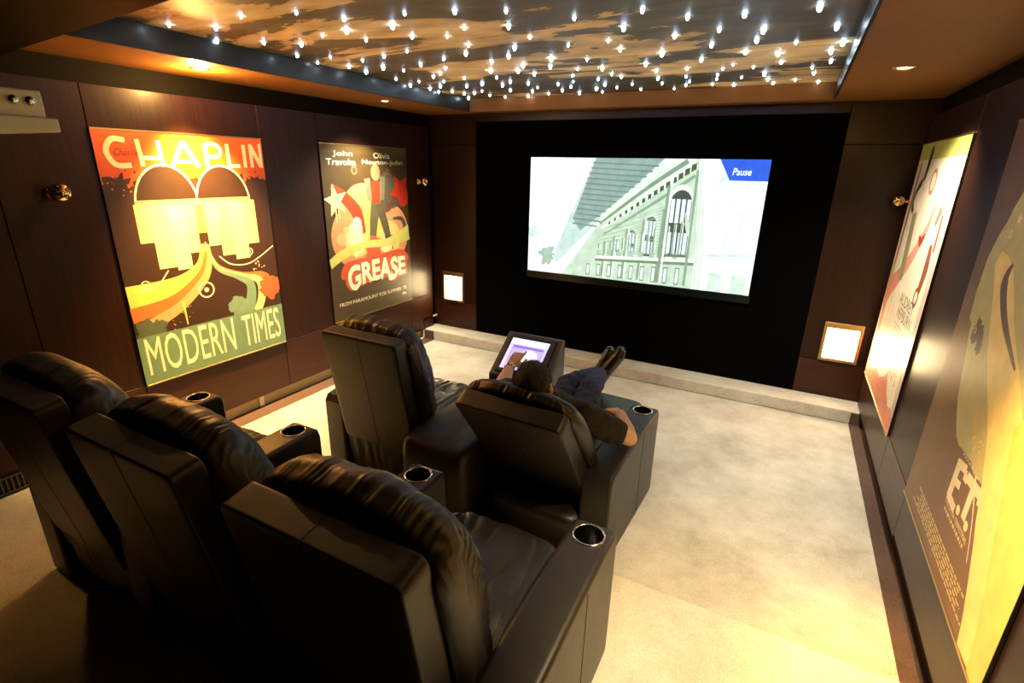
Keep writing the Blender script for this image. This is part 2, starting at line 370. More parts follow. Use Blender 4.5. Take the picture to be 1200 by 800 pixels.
# ================================================================== DOWNLIGHTS
def downlight(x, y, z, off, watts, col, cone, blend, where, soffit_fill=0):
    t = empty('downlight', 'round recessed ceiling downlight above the ' + where, 'downlight', (x, y, z), 0)
    MB().lathe([(.040, -.001), (.047, -.006), (.056, -.006), (.058, 0), (.058, .004), (.040, .004)], 32, close=False).build('trim_ring', BRASS, t, smooth=True)
    MB().lathe([(.0405, .001), (.030, -.002), (.001, -.003)], 28).build('lens', LENS, t, smooth=True)
    L = bpy.data.lights.new('downlight_beam', 'SPOT'); L.energy = watts; L.color = col; L.spot_size = math.radians(cone); L.spot_blend = blend; L.shadow_soft_size = .035
    lo = bpy.data.objects.new('beam', L); COL.objects.link(lo); lo.parent = t; lo.location = (0, 0, -.03)
    lo.rotation_euler = Vector((off[0], off[1], -1)).to_track_quat('-Z', 'Y').to_euler()
    if soffit_fill:      # point light added below the lens to brighten the soffit
        P2 = bpy.data.lights.new('added_soffit_fill', 'POINT'); P2.energy = soffit_fill; P2.color = col; P2.shadow_soft_size = .03
        po_ = bpy.data.objects.new('soffit_fill', P2); COL.objects.link(po_); po_.parent = t; po_.location = (0, 0, -.075)
    return t
for d in DOWN: downlight(*d)

# ================================================================== FLAT PRINT
DG = lambda: bpy.context.evaluated_depsgraph_get()
FONTC = {}
def text_polys(txt, bold=0.0, spacing=1.0):
    k = (txt, bold, spacing)
    if k not in FONTC:
        cu = bpy.data.curves.new('lettering', 'FONT'); cu.body = txt; cu.resolution_u = 3; cu.offset = bold; cu.space_character = spacing
        cu.align_x = 'CENTER'
        o = bpy.data.objects.new('lettering', cu); COL.objects.link(o); bpy.context.view_layer.update()
        me = bpy.data.meshes.new_from_object(o.evaluated_get(DG()))
        vs = [(v.co.x, v.co.y) for v in me.vertices]; fs = [tuple(p.vertices) for p in me.polygons]
        bpy.data.objects.remove(o); bpy.data.meshes.remove(me); bpy.data.curves.remove(cu)
        FONTC[k] = (vs, fs)
    return FONTC[k]
class Print:
    """flat artwork: coloured shapes on one sheet; u right, v up, both 0..1"""
    def __init__(s, w, h): s.w, s.h = w, h; s.v = []; s.f = []; s.c = []; s.k = 0
    def poly(s, pts, c, same=False):
        if not same: s.k += 1
        b2 = len(s.v); s.v += [(min(max(u, 0), 1) * s.w, min(max(v, 0), 1) * s.h, s.k) for u, v in pts]; s.f.append(tuple(range(b2, b2 + len(pts)))); s.c.append(c)
    def rect(s, u0, v0, u1, v1, c, same=False): s.poly([(u0, v0), (u1, v0), (u1, v1), (u0, v1)], c, same)
    def disc(s, u, v, r, c, n=40, ry=None, a0=0, a1=2 * PI):
        ry = r * s.w / s.h if ry is None else ry
        s.poly([(u + r * math.cos(a0 + (a1 - a0) * k / n), v + ry * math.sin(a0 + (a1 - a0) * k / n)) for k in range(n + (0 if abs(a1 - a0 - 2 * PI) < 1e-6 else 1))], c)
    def ring(s, u, v, r0, r1, c, n=28):
        s.k += 1; a = s.w / s.h
        for k in range(n):
            t, t2 = 2 * PI * k / n, 2 * PI * (k + 1) / n
            s.poly([(u + q * math.cos(x), v + q * a * math.sin(x)) for q, x in ((r0, t), (r1, t), (r1, t2), (r0, t2))], c, True)
    def blob(s, u, v, r, c, seed=0, rough=.35, n=60, sq=1.0):
        a = s.w / s.h; p = []
        for k in range(n):
            t = 2 * PI * k / n
            q = r * (1 + rough * noise.fractal(Vector((math.cos(t) * 1.7, math.sin(t) * 1.7, seed * 3.1)), 1.0, 2.0, 4))
            p.append((u + q * math.cos(t), v + q * a * sq * math.sin(t)))
        s.poly(p, c)
    def spatter(s, u, v, r, c, n, seed, size=.006):
        g = random.Random(seed)
        for _ in range(n):
            t = g.uniform(0, 2 * PI); q = r * g.random() ** .6
            s.disc(min(max(u + q * math.cos(t), .01), .985), v + q * math.sin(t) * s.w / s.h, size * g.uniform(.4, 1.3), c, 8); s.k -= 1
        s.k += 1
    def star(s, u, v, r, c, r2=.42, n=5, rot=PI / 2):
        a = s.w / s.h
        s.poly([(u + (r if k % 2 == 0 else r * r2) * math.cos(rot + PI * k / n), v + a * (r if k % 2 == 0 else r * r2) * math.sin(rot + PI * k / n)) for k in range(2 * n)], c)
    def ribbon(s, pts, wd, c, sub=10):
        """smooth band through (u, v) points, widths in u"""
        P = []
        pts = [Vector((p[0] * s.w, p[1] * s.h)) for p in pts]; W = wd if hasattr(wd, '__len__') else [wd] * len(pts)
        for i in range(len(pts) - 1):
            p0 = pts[max(i - 1, 0)]; p1 = pts[i]; p2 = pts[i + 1]; p3 = pts[min(i + 2, len(pts) - 1)]
            for k in range(sub + (1 if i == len(pts) - 2 else 0)):
                t = k / sub
                q = .5 * (2 * p1 + (p2 - p0) * t + (2 * p0 - 5 * p1 + 4 * p2 - p3) * t * t + (3 * p1 - p0 - 3 * p2 + p3) * t ** 3)
                P.append((q, W[i] * (1 - t) + W[i + 1] * t))
        s.k += 1; L = []; Rr = []
        for i, (q, wv) in enumerate(P):
            d = (P[min(i + 1, len(P) - 1)][0] - P[max(i - 1, 0)][0]).normalized(); nn = Vector((-d.y, d.x)) * wv * s.w / 2
            L.append(q + nn); Rr.append(q - nn)
        cl = lambda q: (min(max(q.x / s.w, 0), 1), min(max(q.y / s.h, 0), 1))
        for i in range(len(P) - 1):
            s.poly([cl(L[i]), cl(Rr[i]), cl(Rr[i + 1]), cl(L[i + 1])], c, True)
    def text(s, txt, u0, v0, u1, v1, c, bold=0.0, shear=0.0, spacing=1.0, arc=None, fit=True):
        vs, fs = text_polys(txt, bold, spacing); s.k += 1
        x0 = min(p[0] for p in vs); x1 = max(p[0] for p in vs); y0 = min(p[1] for p in vs); y1 = max(p[1] for p in vs)
        b2 = len(s.v)
        for x, y in vs:
            a = (x - x0) / (x1 - x0); t = (y - y0) / (y1 - y0)
            u = u0 + (u1 - u0) * a + shear * t; v = v0 + (v1 - v0) * t
            if arc: u, v = arc(a, t, u, v)
            s.v.append((u * s.w, v * s.h, s.k))
        for f in fs: s.f.append(tuple(b2 + i for i in f)); s.c.append(c)
    def lines(s, u0, v0, u1, v1, n, c, seed, fill=.55, centred=True):
        """illegibly small copy: rows of short word strokes"""
        g = random.Random(seed); s.k += 1; hh = (v1 - v0) / n
        for r in range(n):
            v = v1 - (r + .8) * hh; ins = g.uniform(0, .12) * (u1 - u0); u = u0 + ins
            while u < u1 - ins:
                wv = g.uniform(.02, .06) * (u1 - u0) * 1.4; s.rect(u, v, min(u + wv, u1 - ins + .001), v + hh * fill, c, True); u += wv + .008
    def build(s, name, mat, parent, frame, step=0.000012):
        """frame: (origin, u axis, v axis, normal)"""
        O, U, V, Nn = [Vector(q) for q in frame]
        me = bpy.data.meshes.new(name)
        me.from_pydata([tuple(O + U * x + V * y + Nn * (k * step)) for x, y, k in s.v], [], s.f); me.update()
        at = me.color_attributes.new('Col', 'FLOAT_COLOR', 'CORNER')
        cols = []
        for p in me.polygons:
            c = s.c[p.index]; cols += [c[0], c[1], c[2], 1.0] * p.loop_total
        at.data.foreach_set('color', cols)
        me.materials.append(mat)
        # every face must look along the sheet normal
        bm = bmesh.new(); bm.from_mesh(me); bm.normal_update()
        fl = [f for f in bm.faces if f.normal.dot(Nn) < 0]; bmesh.ops.reverse_faces(bm, faces=fl); bm.to_mesh(me); bm.free()
        o = bpy.data.objects.new(name, me); COL.objects.link(o); o.parent = parent
        return o
def lin(r, g, b2):
    f = lambda c: (c / 255 / 12.92) if c / 255 <= .04045 else ((c / 255 + .055) / 1.055) ** 2.4
    return (f(r), f(g), f(b2))

def poster(side, y0, y1, z0, z1, label):
    th = .012; x = XLP if side == 'l' else XRP; sg = 1 if side == 'l' else -1
    t = empty('poster', label, 'poster', (x, (y0 + y1) / 2, z0))
    wv, hv = y1 - y0, z1 - z0
    a = min(0, sg * th), max(0, sg * th)
    box('backing_board', (a[0], -wv / 2, 0), (a[1], wv / 2, hv), BLACKP, t, bevel=.001, seg=1)
    box('top_rail', (min(0, sg * .017), -wv / 2, hv), (max(0, sg * .017), wv / 2, hv + .009), BRASS, t, bevel=.001, seg=1)
    box('bottom_rail', (min(0, sg * .017), -wv / 2, -.009), (max(0, sg * .017), wv / 2, 0), BRASS, t, bevel=.001, seg=1)
    fr = ((sg * (th + .0006), -wv / 2 * sg, 0), (0, sg, 0), (0, 0, 1), (sg, 0, 0))
    return t, Print(wv, hv), fr

CR = lin(250, 232, 196)
# --- poster 1: orange over dark brown, plain arches and pale rounds, ribbons, teal foot
t, p, fr = poster('l', 1.69, 2.83, .533, 2.174, 'large orange and brown poster with two dark domes and green foot band')
BR = lin(52, 30, 16); OR = lin(226, 92, 34); TE = lin(104, 136, 108)
p.rect(0, 0, 1, 1, BR)
for k in range(9):
    p.rect(0, .80 + k * .0222, 1, .80 + (k + 1) * .0223, tuple(OR[i] * (.75 + .3 * (k / 8)) * (1.0 if i else 1.0) for i in range(3)), same=k > 0)
for k in range(16): p.blob(.03 + k * .063, .79 + .02 * math.sin(k * 2.3), .05, BR, seed=k, rough=.8)
p.spatter(.12, .80, .12, BR, 26, 3); p.spatter(.9, .79, .1, BR, 26, 5); p.spatter(.1, .78, .09, OR, 8, 8)
GY = lin(176, 160, 128); PA = lin(252, 226, 140); PA2 = lin(240, 216, 150)
# plain arrangement of shapes in the place of the artwork: two pale slabs under two dark domes
for k, (ua, ub, vb) in enumerate([(.13, .205, .58), (.205, .31, .47), (.31, .40, .455), (.40, .47, .52), (.47, .53, .60), (.53, .61, .54), (.61, .70, .49), (.70, .80, .465), (.80, .885, .53)]):
    cc = (PA, PA2, lin(252, 234, 168), PA2, lin(176, 146, 84), PA2, PA, lin(248, 228, 160), PA2)[k]
    p.rect(ua, vb, ub, .73, cc)
    for j in range(4): p.rect(ua + (ub - ua) * (.18 + .2 * j), vb + .015 + .02 * ((j * 7 + k) % 3), ua + (ub - ua) * (.21 + .2 * j), .725, lin(220, 186, 106))
DK = lin(44, 26, 15)
for cx, r in ((.325, .185), (.675, .185)):
    p.disc(cx, .722, r, CR, 48, ry=.162, a0=0, a1=PI); p.disc(cx, .722, r - .010, DK, 48, ry=.154, a0=0, a1=PI)
p.rect(.14, .722, .86, .745, GY); p.rect(.14, .735, .86, .739, lin(120, 100, 70))
# ribbons
p.ribbon([(.50, .55), (.46, .45), (.30, .385), (.0, .365)], [.05, .10, .13, .16], lin(250, 206, 96))
p.ribbon([(.50, .52), (.44, .42), (.25, .33), (.0, .30)], [.02, .05, .07, .09], lin(228, 110, 52))
p.ribbon([(.52, .52), (.47, .41), (.28, .30), (.04, .235)], [.02, .05, .06, .08], lin(190, 154, 110))
p.ribbon([(.50, .56), (.56, .45), (.72, .392), (.88, .365), (.93, .30)], [.012, .02, .03, .06, .09], lin(222, 106, 60))
p.ribbon([(.50, .56), (.56, .445), (.72, .385), (.84, .35), (.85, .27), (.80, .2)], [.01, .02, .03, .05, .06, .06], lin(246, 214, 140))
p.ribbon([(.50, .56), (.55, .44), (.68, .385), (.77, .34), (.76, .26), (.70, .19)], [.01, .02, .03, .06, .08, .10], lin(110, 142, 122))
p.blob(.66, .245, .075, lin(110, 142, 122), seed=21, rough=.5); p.blob(.92, .30, .075, lin(214, 92, 52), seed=23, rough=.5)
p.ribbon([(.58, .49), (.66, .445), (.80, .44), (.99, .505)], .007, CR); p.ribbon([(.04, .395), (.16, .40), (.25, .46)], .007, CR)
p.ring(.46, .350, .043, .052, CR); p.disc(.46, .35, .015, CR); p.ring(.11, .415, .02, .026, CR); p.disc(.11, .415, .008, CR, 14)
p.ring(.80, .492, .02, .026, CR); p.disc(.80, .492, .008, CR, 14); p.spatter(.85, .43, .06, CR, 12, 4, .005); p.spatter(.25, .25, .12, lin(228, 150, 60), 20, 14, .004)
p.ribbon([(.30, .32), (.305, .215)], [.016, .006], lin(250, 206, 96)); p.blob(.10, .225, .08, lin(80, 92, 70), seed=31, rough=.5)
# foot band and words
p.rect(0, 0, 1, .205, TE)
p.text('MODERN', .035, .036, .60, .198, CR, bold=0); p.text('TIMES', .665, .036, .965, .193, CR, bold=0)
# headline drawn letter by letter: a wide thin face
def bar(a, b2, wd=.024): p.ribbon([a, b2], wd, CR, sub=1)
v0, v1 = .874, .972
p.ribbon([(.155, .966), (.09, .968), (.055, .925), (.09, .878), (.165, .877)], .028, CR)
bar((.225, v0), (.215, v1)); bar((.335, v0), (.325, v1)); bar((.22, .905), (.33, .905), .02)
bar((.385, v0), (.465, v1)); bar((.465, v1), (.545, v0), .028); bar((.41, .893), (.52, .893), .018)
bar((.60, v0), (.60, v1)); p.ribbon([(.60, .966), (.67, .966), (.695, .942), (.67, .918), (.60, .918)], .022, CR)
bar((.745, v0), (.745, v1)); bar((.74, v0 + .006), (.82, v0 + .006), .02); bar((.86, v0), (.86, v1))
bar((.91, v0), (.91, v1 + .005)); bar((.91, v1), (.975, v0 + .006), .028); bar((.98, v0), (.98, v1 + .008), .02)
p.text('Charlie', .085, .912, .205, .936, lin(120, 44, 20), shear=.01)
p.build('print', POSTER, t, fr)

# --- poster 2
t, p, fr = poster('l', 3.40, 4.57, .55, 2.175, 'smaller brown poster with cream star, peach rounds and red outlined title')
BG = lin(66, 50, 20); PE = lin(212, 146, 92); YE = lin(214, 176, 84); RD = lin(190, 56, 26); LM = lin(196, 190, 96); CRG = lin(244, 226, 190)
p.rect(0, 0, 1, 1, BG); p.rect(0, .955, 1, 1, lin(78, 60, 26)); p.rect(.30, .5, .95, .9, lin(74, 54, 24))
p.disc(.42, .60, .27, PE); p.disc(.30, .49, .26, lin(200, 132, 82)); p.disc(.72, .48, .26, lin(206, 140, 92))
p.disc(.52, .52, .20, YE); p.disc(.33, .47, .15, lin(222, 186, 96)); p.disc(.72, .45, .15, lin(220, 186, 110))
p.ribbon([(.08, .78), (.22, .71), (.34, .62), (.40, .50)], [.04, .10, .12, .05], RD)
p.blob(.74, .73, .14, lin(84, 74, 56), seed=3, rough=.25, sq=1.2)
p.ribbon([(.70, .62), (.80, .68), (.92, .72)], [.04, .05, .02], lin(100, 60, 40))
p.star(.90, .745, .15, lin(186, 46, 22), r2=.5, rot=.9); p.blob(.95, .70, .08, lin(186, 46, 22), seed=9, rough=.5)
p.star(.115, .70, .13, lin(222, 210, 130), rot=1.75); p.ribbon([(.11, .66), (.115, .58)], [.012, .004], lin(222, 210, 130)); p.ribbon([(.14, .66), (.143, .60)], [.012, .004], lin(222, 210, 130))
p.ring(.34, .865, .02, .034, lin(110, 96, 66)); p.ring(.74, .86, .014, .022, lin(110, 96, 66)); p.disc(.15, .48, .05, lin(186, 160, 110)); p.disc(.20, .53, .03, lin(186, 160, 110))
# plain upright shapes in the middle (generic stand-in)
p.ribbon([(.50, .42), (.53, .56), (.57, .68)], [.06, .10, .12], lin(92, 84, 56)); p.ribbon([(.74, .37), (.67, .54), (.60, .68)], [.05, .09, .10], lin(84, 76, 50))
p.ribbon([(.57, .67), (.57, .80)], [.10, .13], lin(190, 60, 28)); p.ribbon([(.50, .69), (.48, .82)], [.05, .07], lin(120, 112, 86)); p.ribbon([(.65, .69), (.67, .83)], [.05, .07], lin(110, 102, 76))
p.disc(.585, .855, .055, lin(150, 120, 84), ry=.05)
p.blob(.31, .47, .09, lin(226, 206, 160), seed=12, rough=.3, sq=1.6); p.disc(.33, .565, .05, lin(230, 214, 170))
p.blob(.50, .41, .10, lin(206, 90, 62), seed=15, rough=.45); p.blob(.68, .40, .08, lin(232, 208, 150), seed=16, rough=.5)
p.ribbon([(.66, .46), (.80, .45), (.93, .49), (.90, .56), (.78, .57)], [.03, .05, .05, .04, .02], lin(74, 70, 62))
p.ribbon([(.0, .345), (.14, .39), (.40, .43), (.70, .425), (1.0, .47)], [.07, .08, .06, .07, .15], LM)
p.blob(.50, .335, .10, lin(200, 80, 50), seed=18, rough=.4)
def arc(a, tt, u, v):
    # big first letter and a swelling S: the word rides a shallow wave
    e = .035 * math.exp(-((a - .08) / .10) ** 2) + .028 * math.exp(-((a - .73) / .09) ** 2)
    return u, v - e * (1 - tt) + .018 * math.sin(PI * a) * tt
RDG = lin(196, 76, 34)
p.text('GREASE', .155, .185, .945, .325, RDG, bold=.115, arc=arc)
p.text('GREASE', .155, .185, .945, .325, RDG, bold=.10, arc=lambda a, tt, u, v: (arc(a, tt, u, v)[0] - .012, arc(a, tt, u, v)[1] + .008))
p.ribbon([(.16, .24), (.20, .30), (.5, .315), (.85, .33), (.95, .28)], [.10, .12, .10, .10, .06], RDG)
p.ribbon([(.2, .215), (.5, .235), (.9, .235)], .10, RDG)
p.text('GREASE', .175, .19, .925, .318, lin(70, 40, 20), bold=.062, arc=arc)
p.text('GREASE', .178, .193, .922, .315, CRG, bold=.045, arc=arc)
p.text('FROM PARAMOUNT FOR SUMMER \u201978', .067, .085, .92, .107, CRG)
p.disc(.885, .048, .026, CRG, 24, a0=.1, a1=PI - .1); p.poly([(.868, .045), (.885, .064), (.902, .045)], BG)
p.text('John', .125, .935, .335, .968, CRG); p.text('Travolta', .055, .893, .365, .926, CRG)
p.text('Olivia', .575, .935, .775, .968, CRG); p.text('Newton-John', .435, .893, .94, .926, CRG)
p.build('print', POSTER, t, fr)

# --- poster 3 (right wall, far)
t, p, fr = poster('r', 3.665, 4.94, .45, 2.226, 'pale cream and pink framed poster nearest the screen on the right wall')
IV = lin(238, 222, 190); PK = lin(226, 150, 122); OL = lin(186, 182, 84); RR = lin(170, 50, 34)
p.rect(0, 0, 1, 1, IV); p.rect(0, .94, 1, 1, OL); p.rect(.93, 0, 1, .94, lin(206, 178, 160)); p.rect(0, .44, .10, .52, lin(190, 196, 110))
p.ribbon([(.10, .93), (.08, .74), (.06, .52)], [.03, .04, .035], RR)
p.ribbon([(.02, .40), (.10, .42), (.30, .50), (.50, .60), (.66, .72), (.70, .80)], [.18, .15, .10, .08, .06, .03], PK)
p.ribbon([(.05, .42), (.08, .30), (.07, .20)], [.12, .08, .05], PK)
# slim dark upright form with a loop on top, plain shapes only
p.ribbon([(.30, .985), (.29, .93), (.27, .86)], [.03, .07, .03], lin(40, 36, 26)); p.ring(.30, .965, .016, .03, lin(40, 36, 26))
p.ribbon([(.24, .86), (.15, .82), (.13, .77), (.20, .74)], [.05, .04, .04, .03], lin(66, 56, 40)); p.ribbon([(.26, .74), (.30, .62), (.33, .48)], [.10, .12, .10], lin(156, 142, 100))
p.ring(.50, .86, .045, .065, lin(196, 120, 90)); p.ribbon([(.52, .67), (.58, .65), (.64, .68)], [.02, .05, .02], RR); p.ribbon([(.78, .72), (.83, .78)], [.04, .06], lin(190, 110, 80)); p.ribbon([(.88, .76), (.89, .64)], [.03, .04], lin(190, 90, 66))
p.ribbon([(.82, .66), (.84, .58), (.82, .50)], [.05, .09, .06], lin(140, 76, 46)); p.ring(.80, .475, .03, .05, lin(150, 70, 40))
p.ribbon([(.25, .40), (.24, .10)], [.012, .012], lin(206, 170, 110)); p.ribbon([(.33, .38), (.33, .12)], [.012, .012], lin(206, 170, 110))
p.text('AUDREY', .47, .408, .83, .452, lin(92, 76, 52)); p.text('HEPBURN', .49, .357, .85, .400, lin(92, 76, 52))
p.lines(.46, .265, .88, .34, 5, lin(200, 170, 130), 4)
p.text('BREAKFAST AT', .52, .205, .87, .252, lin(176, 96, 80)); p.text('TIFFANY\u2019S', .52, .150, .87, .197, lin(176, 96, 80))
p.poly([(0, 0), (1, 0), (1, .06), (.93, .085), (.84, .07), (.74, .10), (.66, .16), (.58, .12), (.46, .09), (.34, .10), (.2, .06), (.1, .11), (0, .14)], lin(224, 132, 100))
p.lines(.10, .012, .86, .05, 4, lin(206, 150, 130), 6)
p.build('print', POSTER, t, fr)

# --- poster 4 (right wall, near)
Y0, Y1, Z0, Z1 = 1.735, 3.01, .45, 2.226
t, p, fr = poster('r', Y0, Y1, Z0, Z1, 'large brown and yellow poster with two cream initials, nearest on the right wall')
q = lambda y, z: ((Y1 - y) / (Y1 - Y0), (z - Z0) / (Z1 - Z0))
GB = lin(120, 84, 46); MG = lin(196, 190, 130); MY = lin(250, 226, 140); DKB = lin(84, 46, 18)
p.rect(0, 0, 1, 1, GB); p.rect(0, .62, 1, 1, lin(104, 68, 36))
p.blob(*q(2.35, 1.55), .40, MG, seed=2, rough=.08, sq=1.15)
p.poly([q(2.88, 1.55), q(2.86, 1.42), q(2.72, 1.38), q(2.70, 1.25), q(2.55, 1.22), q(2.40, 1.10), q(2.2, 1.15), q(1.9, 1.5), q(2.3, 1.8), q(2.7, 1.75)], MG)
p.poly([q(2.5, 1.15), q(2.42, 1.02), q(2.30, .955), q(2.24, 1.0), q(2.1, 1.15), q(2.2, 1.3)], lin(206, 190, 120))
p.ribbon([q(2.75, 1.70), q(2.62, 1.62), q(2.45, 1.42), q(2.2, 1.2), q(2.0, .92), q(1.87, .62), q(1.84, Z0)], [.05, .13, .17, .20, .26, .22, .18], MY)
p.poly([q(2.12, 1.22), q(1.98, .88), q(1.88, .62), q(1.84, Z0), q(Y0, Z0), q(Y0, 1.5), q(1.9, 1.5)], lin(252, 214, 110))
p.ribbon([q(2.58, 1.70), q(2.60, 1.62), q(2.48, 1.50), q(2.26, 1.38)], [.012, .05, .035, .01], lin(96, 60, 28)); 
p.blob(*q(2.72, 1.40), .045, DKB, seed=5, rough=.5); p.ring(*q(2.745, 1.395), .006, .012, MG, 12); p.blob(*q(2.66, 1.36), .03, DKB, seed=6, rough=.6)
p.ring(*q(2.70, 1.80), .008, .014, MY, 12); p.star(*q(2.66, 1.86), .022, MY)
p.spatter(*q(2.35, 1.05), .05, MY, 14, 8, .004)
p.ribbon([q(2.27, .96), q(2.17, .82), q(2.10, .69)], [.012, .006, .004], CR)
def L(a, b2, wd): p.ribbon([a, b2], wd, CR, sub=1)
L(q(2.445, .925), q(2.445, .755), .040); L(q(2.46, .91), q(2.36, .928), .030); L(q(2.45, .835), q(2.37, .85), .026); L(q(2.46, .765), q(2.35, .755), .030); L(q(2.36, .93), q(2.355, .885), .022)
p.disc(*q(2.315, .775), .016, CR, 18)
L(q(2.335, .915), q(2.17, .925), .034); L(q(2.25, .91), q(2.25, .775), .036); L(q(2.335, .92), q(2.335, .885), .02); L(q(2.175, .925), q(2.172, .885), .022); p.disc(*q(2.205, .775), .016, CR, 18)
u0, v0 = q(2.462, .712); u1, v1 = q(2.158, .742)
p.text('THE EXTRA-TERRESTRIAL', u0, v0 + .006, u1, v1 + .002, CR); p.lines(u0, v0 - .012, u1, v0 + .003, 1, lin(226, 204, 150), 9)
p.lines(q(2.46, 0)[0], q(0, .955)[1], q(2.16, 0)[0], q(0, .968)[1], 1, lin(226, 204, 150), 10)
p.lines(q(2.85, 0)[0], q(0, .50)[1], q(1.98, 0)[0], q(0, .60)[1], 6, lin(214, 186, 120), 12)
p.build('print', POSTER, t, fr)

# ================================================================== SCREEN
sx0, sx1, sz0, sz1 = -2.475, -0.222, 0.945, 2.118
t = empty('projection_screen', 'wide bright projection screen showing a city facade, paused, on the black front wall', 'screen', ((sx0 + sx1) / 2, YF + .012, sz0))
hw, hh = (sx1 - sx0) / 2, sz1 - sz0
box('screen_frame', (-hw - .02, -.022, -.09), (hw + .02, 0, hh + .02), FELT, t, bevel=.002)
box('lower_strip', (-hw - .015, -.025, -.075), (hw + .015, -.022, -.004), GLOSSB, t)
p = Print(2 * hw, hh)
WH = lin(250, 253, 250); G1 = lin(222, 230, 218); G2 = lin(170, 186, 168); G3 = lin(112, 132, 116); G4 = lin(70, 86, 74); ST = lin(232, 238, 222)
p.rect(0, 0, 1, 1, WH)
for k in range(8): p.poly([(.262 - .014 * k, 1), (.62, 1), (.40, 0), (.06 + .016 * k, 0)], tuple(G1[i] + (WH[i] - G1[i]) * (1 - k / 8) for i in range(3)))
TWR = lin(150, 168, 160)
p.poly([(.31, 1), (.61, 1), (.40, .60), (.20, .20), (.15, .10), (.13, .16)], lin(196, 208, 200)); p.poly([(.315, 1), (.605, 1), (.42, .66), (.26, .40), (.22, .50)], TWR)
for k in range(13):
    vv = .97 - k * .042; p.k -= 0
    p.poly([(.305 - (1 - vv) * .16, vv), (.60 - (1 - vv) * .42, vv - .02), (.60 - (1 - vv) * .42, vv - .033), (.305 - (1 - vv) * .16, vv - .013)], lin(124, 146, 138), same=k > 0)
p.blob(.10, .16, .04, lin(170, 186, 170), seed=2, rough=.5); p.blob(.0 + .02, .36, .03, lin(200, 216, 206), seed=4, rough=.4)
# stone facade in perspective: cornice runs down to the left
FA = lin(196, 208, 186)
p.poly([(.62, 1), (1, 1), (1, 0), (.18, 0), (.30, .34), (.40, .62)], FA)
p.poly([(.62, 1), (.735, 1), (.735, .93), (.36, .47), (.345, .52), (.40, .62)], lin(216, 226, 206))
p.ribbon([(.70, .985), (.55, .78), (.35, .47)], [.020, .016, .010], lin(140, 158, 136)); p.ribbon([(.735, .965), (.58, .74), (.36, .43)], [.018, .014, .01], lin(238, 244, 230))
for k in range(15):
    a = k / 14; u = .725 - .33 * a; v = .925 - .45 * a; s_ = .020 * (1 - .55 * a); p.poly([(u - s_ * .5, v - s_ * 1.1), (u + s_ * .5, v), (u + s_ * .5, v + s_ * 2.4), (u - s_ * .5, v + s_ * 1.5)], lin(92, 104, 80))
p.ribbon([(.735, .88), (.58, .66), (.37, .38)], [.014, .012, .008], lin(150, 168, 146))
# arched windows, small ones far, big near
def awin(u0, u1, v0, v1, dk, lt, bars=3):
    c = (u0 + u1) / 2; r = (u1 - u0) / 2
    p.rect(u0 - .012, v0 - .02, u1 + .012, v1, lt); p.disc(c, v1, r + .012, lt, 30, ry=(r + .012) * 2.6, a0=0, a1=PI)
    p.rect(u0, v0, u1, v1, dk); p.disc(c, v1, r, dk, 30, ry=r * 2.4, a0=0, a1=PI)
    n = bars + 1
    for i in range(n):
        a = u0 + (u1 - u0) * (i + .15) / n; b2 = u0 + (u1 - u0) * (i + .85) / n
        p.rect(a, v0 + .02, b2, v0 + (v1 - v0) * .46, lin(216, 222, 224), same=i > 0); p.rect(a, v0 + (v1 - v0) * .64, b2, v1 + r * .8, lin(226, 232, 234), True)
awin(.648, .735, .25, .665, lin(86, 96, 88), lin(222, 230, 210))
awin(.555, .60, .23, .50, lin(104, 118, 100), lin(206, 216, 196), 2); awin(.485, .515, .20, .40, lin(120, 134, 116), lin(206, 216, 196), 1); awin(.43, .45, .17, .32, lin(130, 144, 126), lin(206, 216, 196), 1)
for u in (.62, .54, .47, .415, .375): p.ribbon([(u, .02), (u + .006, .62 - (.62 - u) * 1.2)], .010, lin(150, 166, 140)); p.ribbon([(u + .010, .02), (u + .016, .62 - (.62 - u) * 1.2)], .006, lin(232, 238, 222))
p.poly([(.34, .17), (.78, .215), (.78, .245), (.34, .195)], lin(228, 234, 216)); p.poly([(.34, .15), (.78, .19), (.78, .215), (.34, .17)], lin(128, 146, 118))
for k in range(9):
    u = .30 + .05 * k; p.rect(u, .02, u + .018, .12 + .005 * k, lin(118, 134, 112)); p.rect(u + .003, .03, u + .015, .11 + .005 * k, lin(226, 232, 226))
# courses, mullions and pilaster shade drawn on the stone
for k in range(16):
    a = .30 + k * .027; p.ribbon([(.36 + .02 * (k % 2), a * .55 + .05), (.64, a * .95 - .02)], .0025, lin(168, 182, 158))
for k in range(14):
    u = .35 + .027 * k; p.rect(u, .26, u + .006, .30 + .018 * k, lin(150, 166, 140)); p.rect(u + .008, .26, u + .012, .29 + .018 * k, lin(226, 232, 216))
for k in range(8):
    p.rect(.345 + .048 * k, .20 + .004 * k, .365 + .048 * k, .245 + .004 * k, lin(176, 188, 166))
p.poly([(.64, .24), (.745, .25), (.745, .27), (.64, .26)], lin(120, 134, 112)); p.ribbon([(.628, .02), (.636, .80)], .012, lin(146, 160, 138)); p.ribbon([(.640, .02), (.648, .86)], .006, lin(240, 244, 232))
p.ribbon([(.742, .02), (.742, .92)], .010, lin(150, 164, 142))
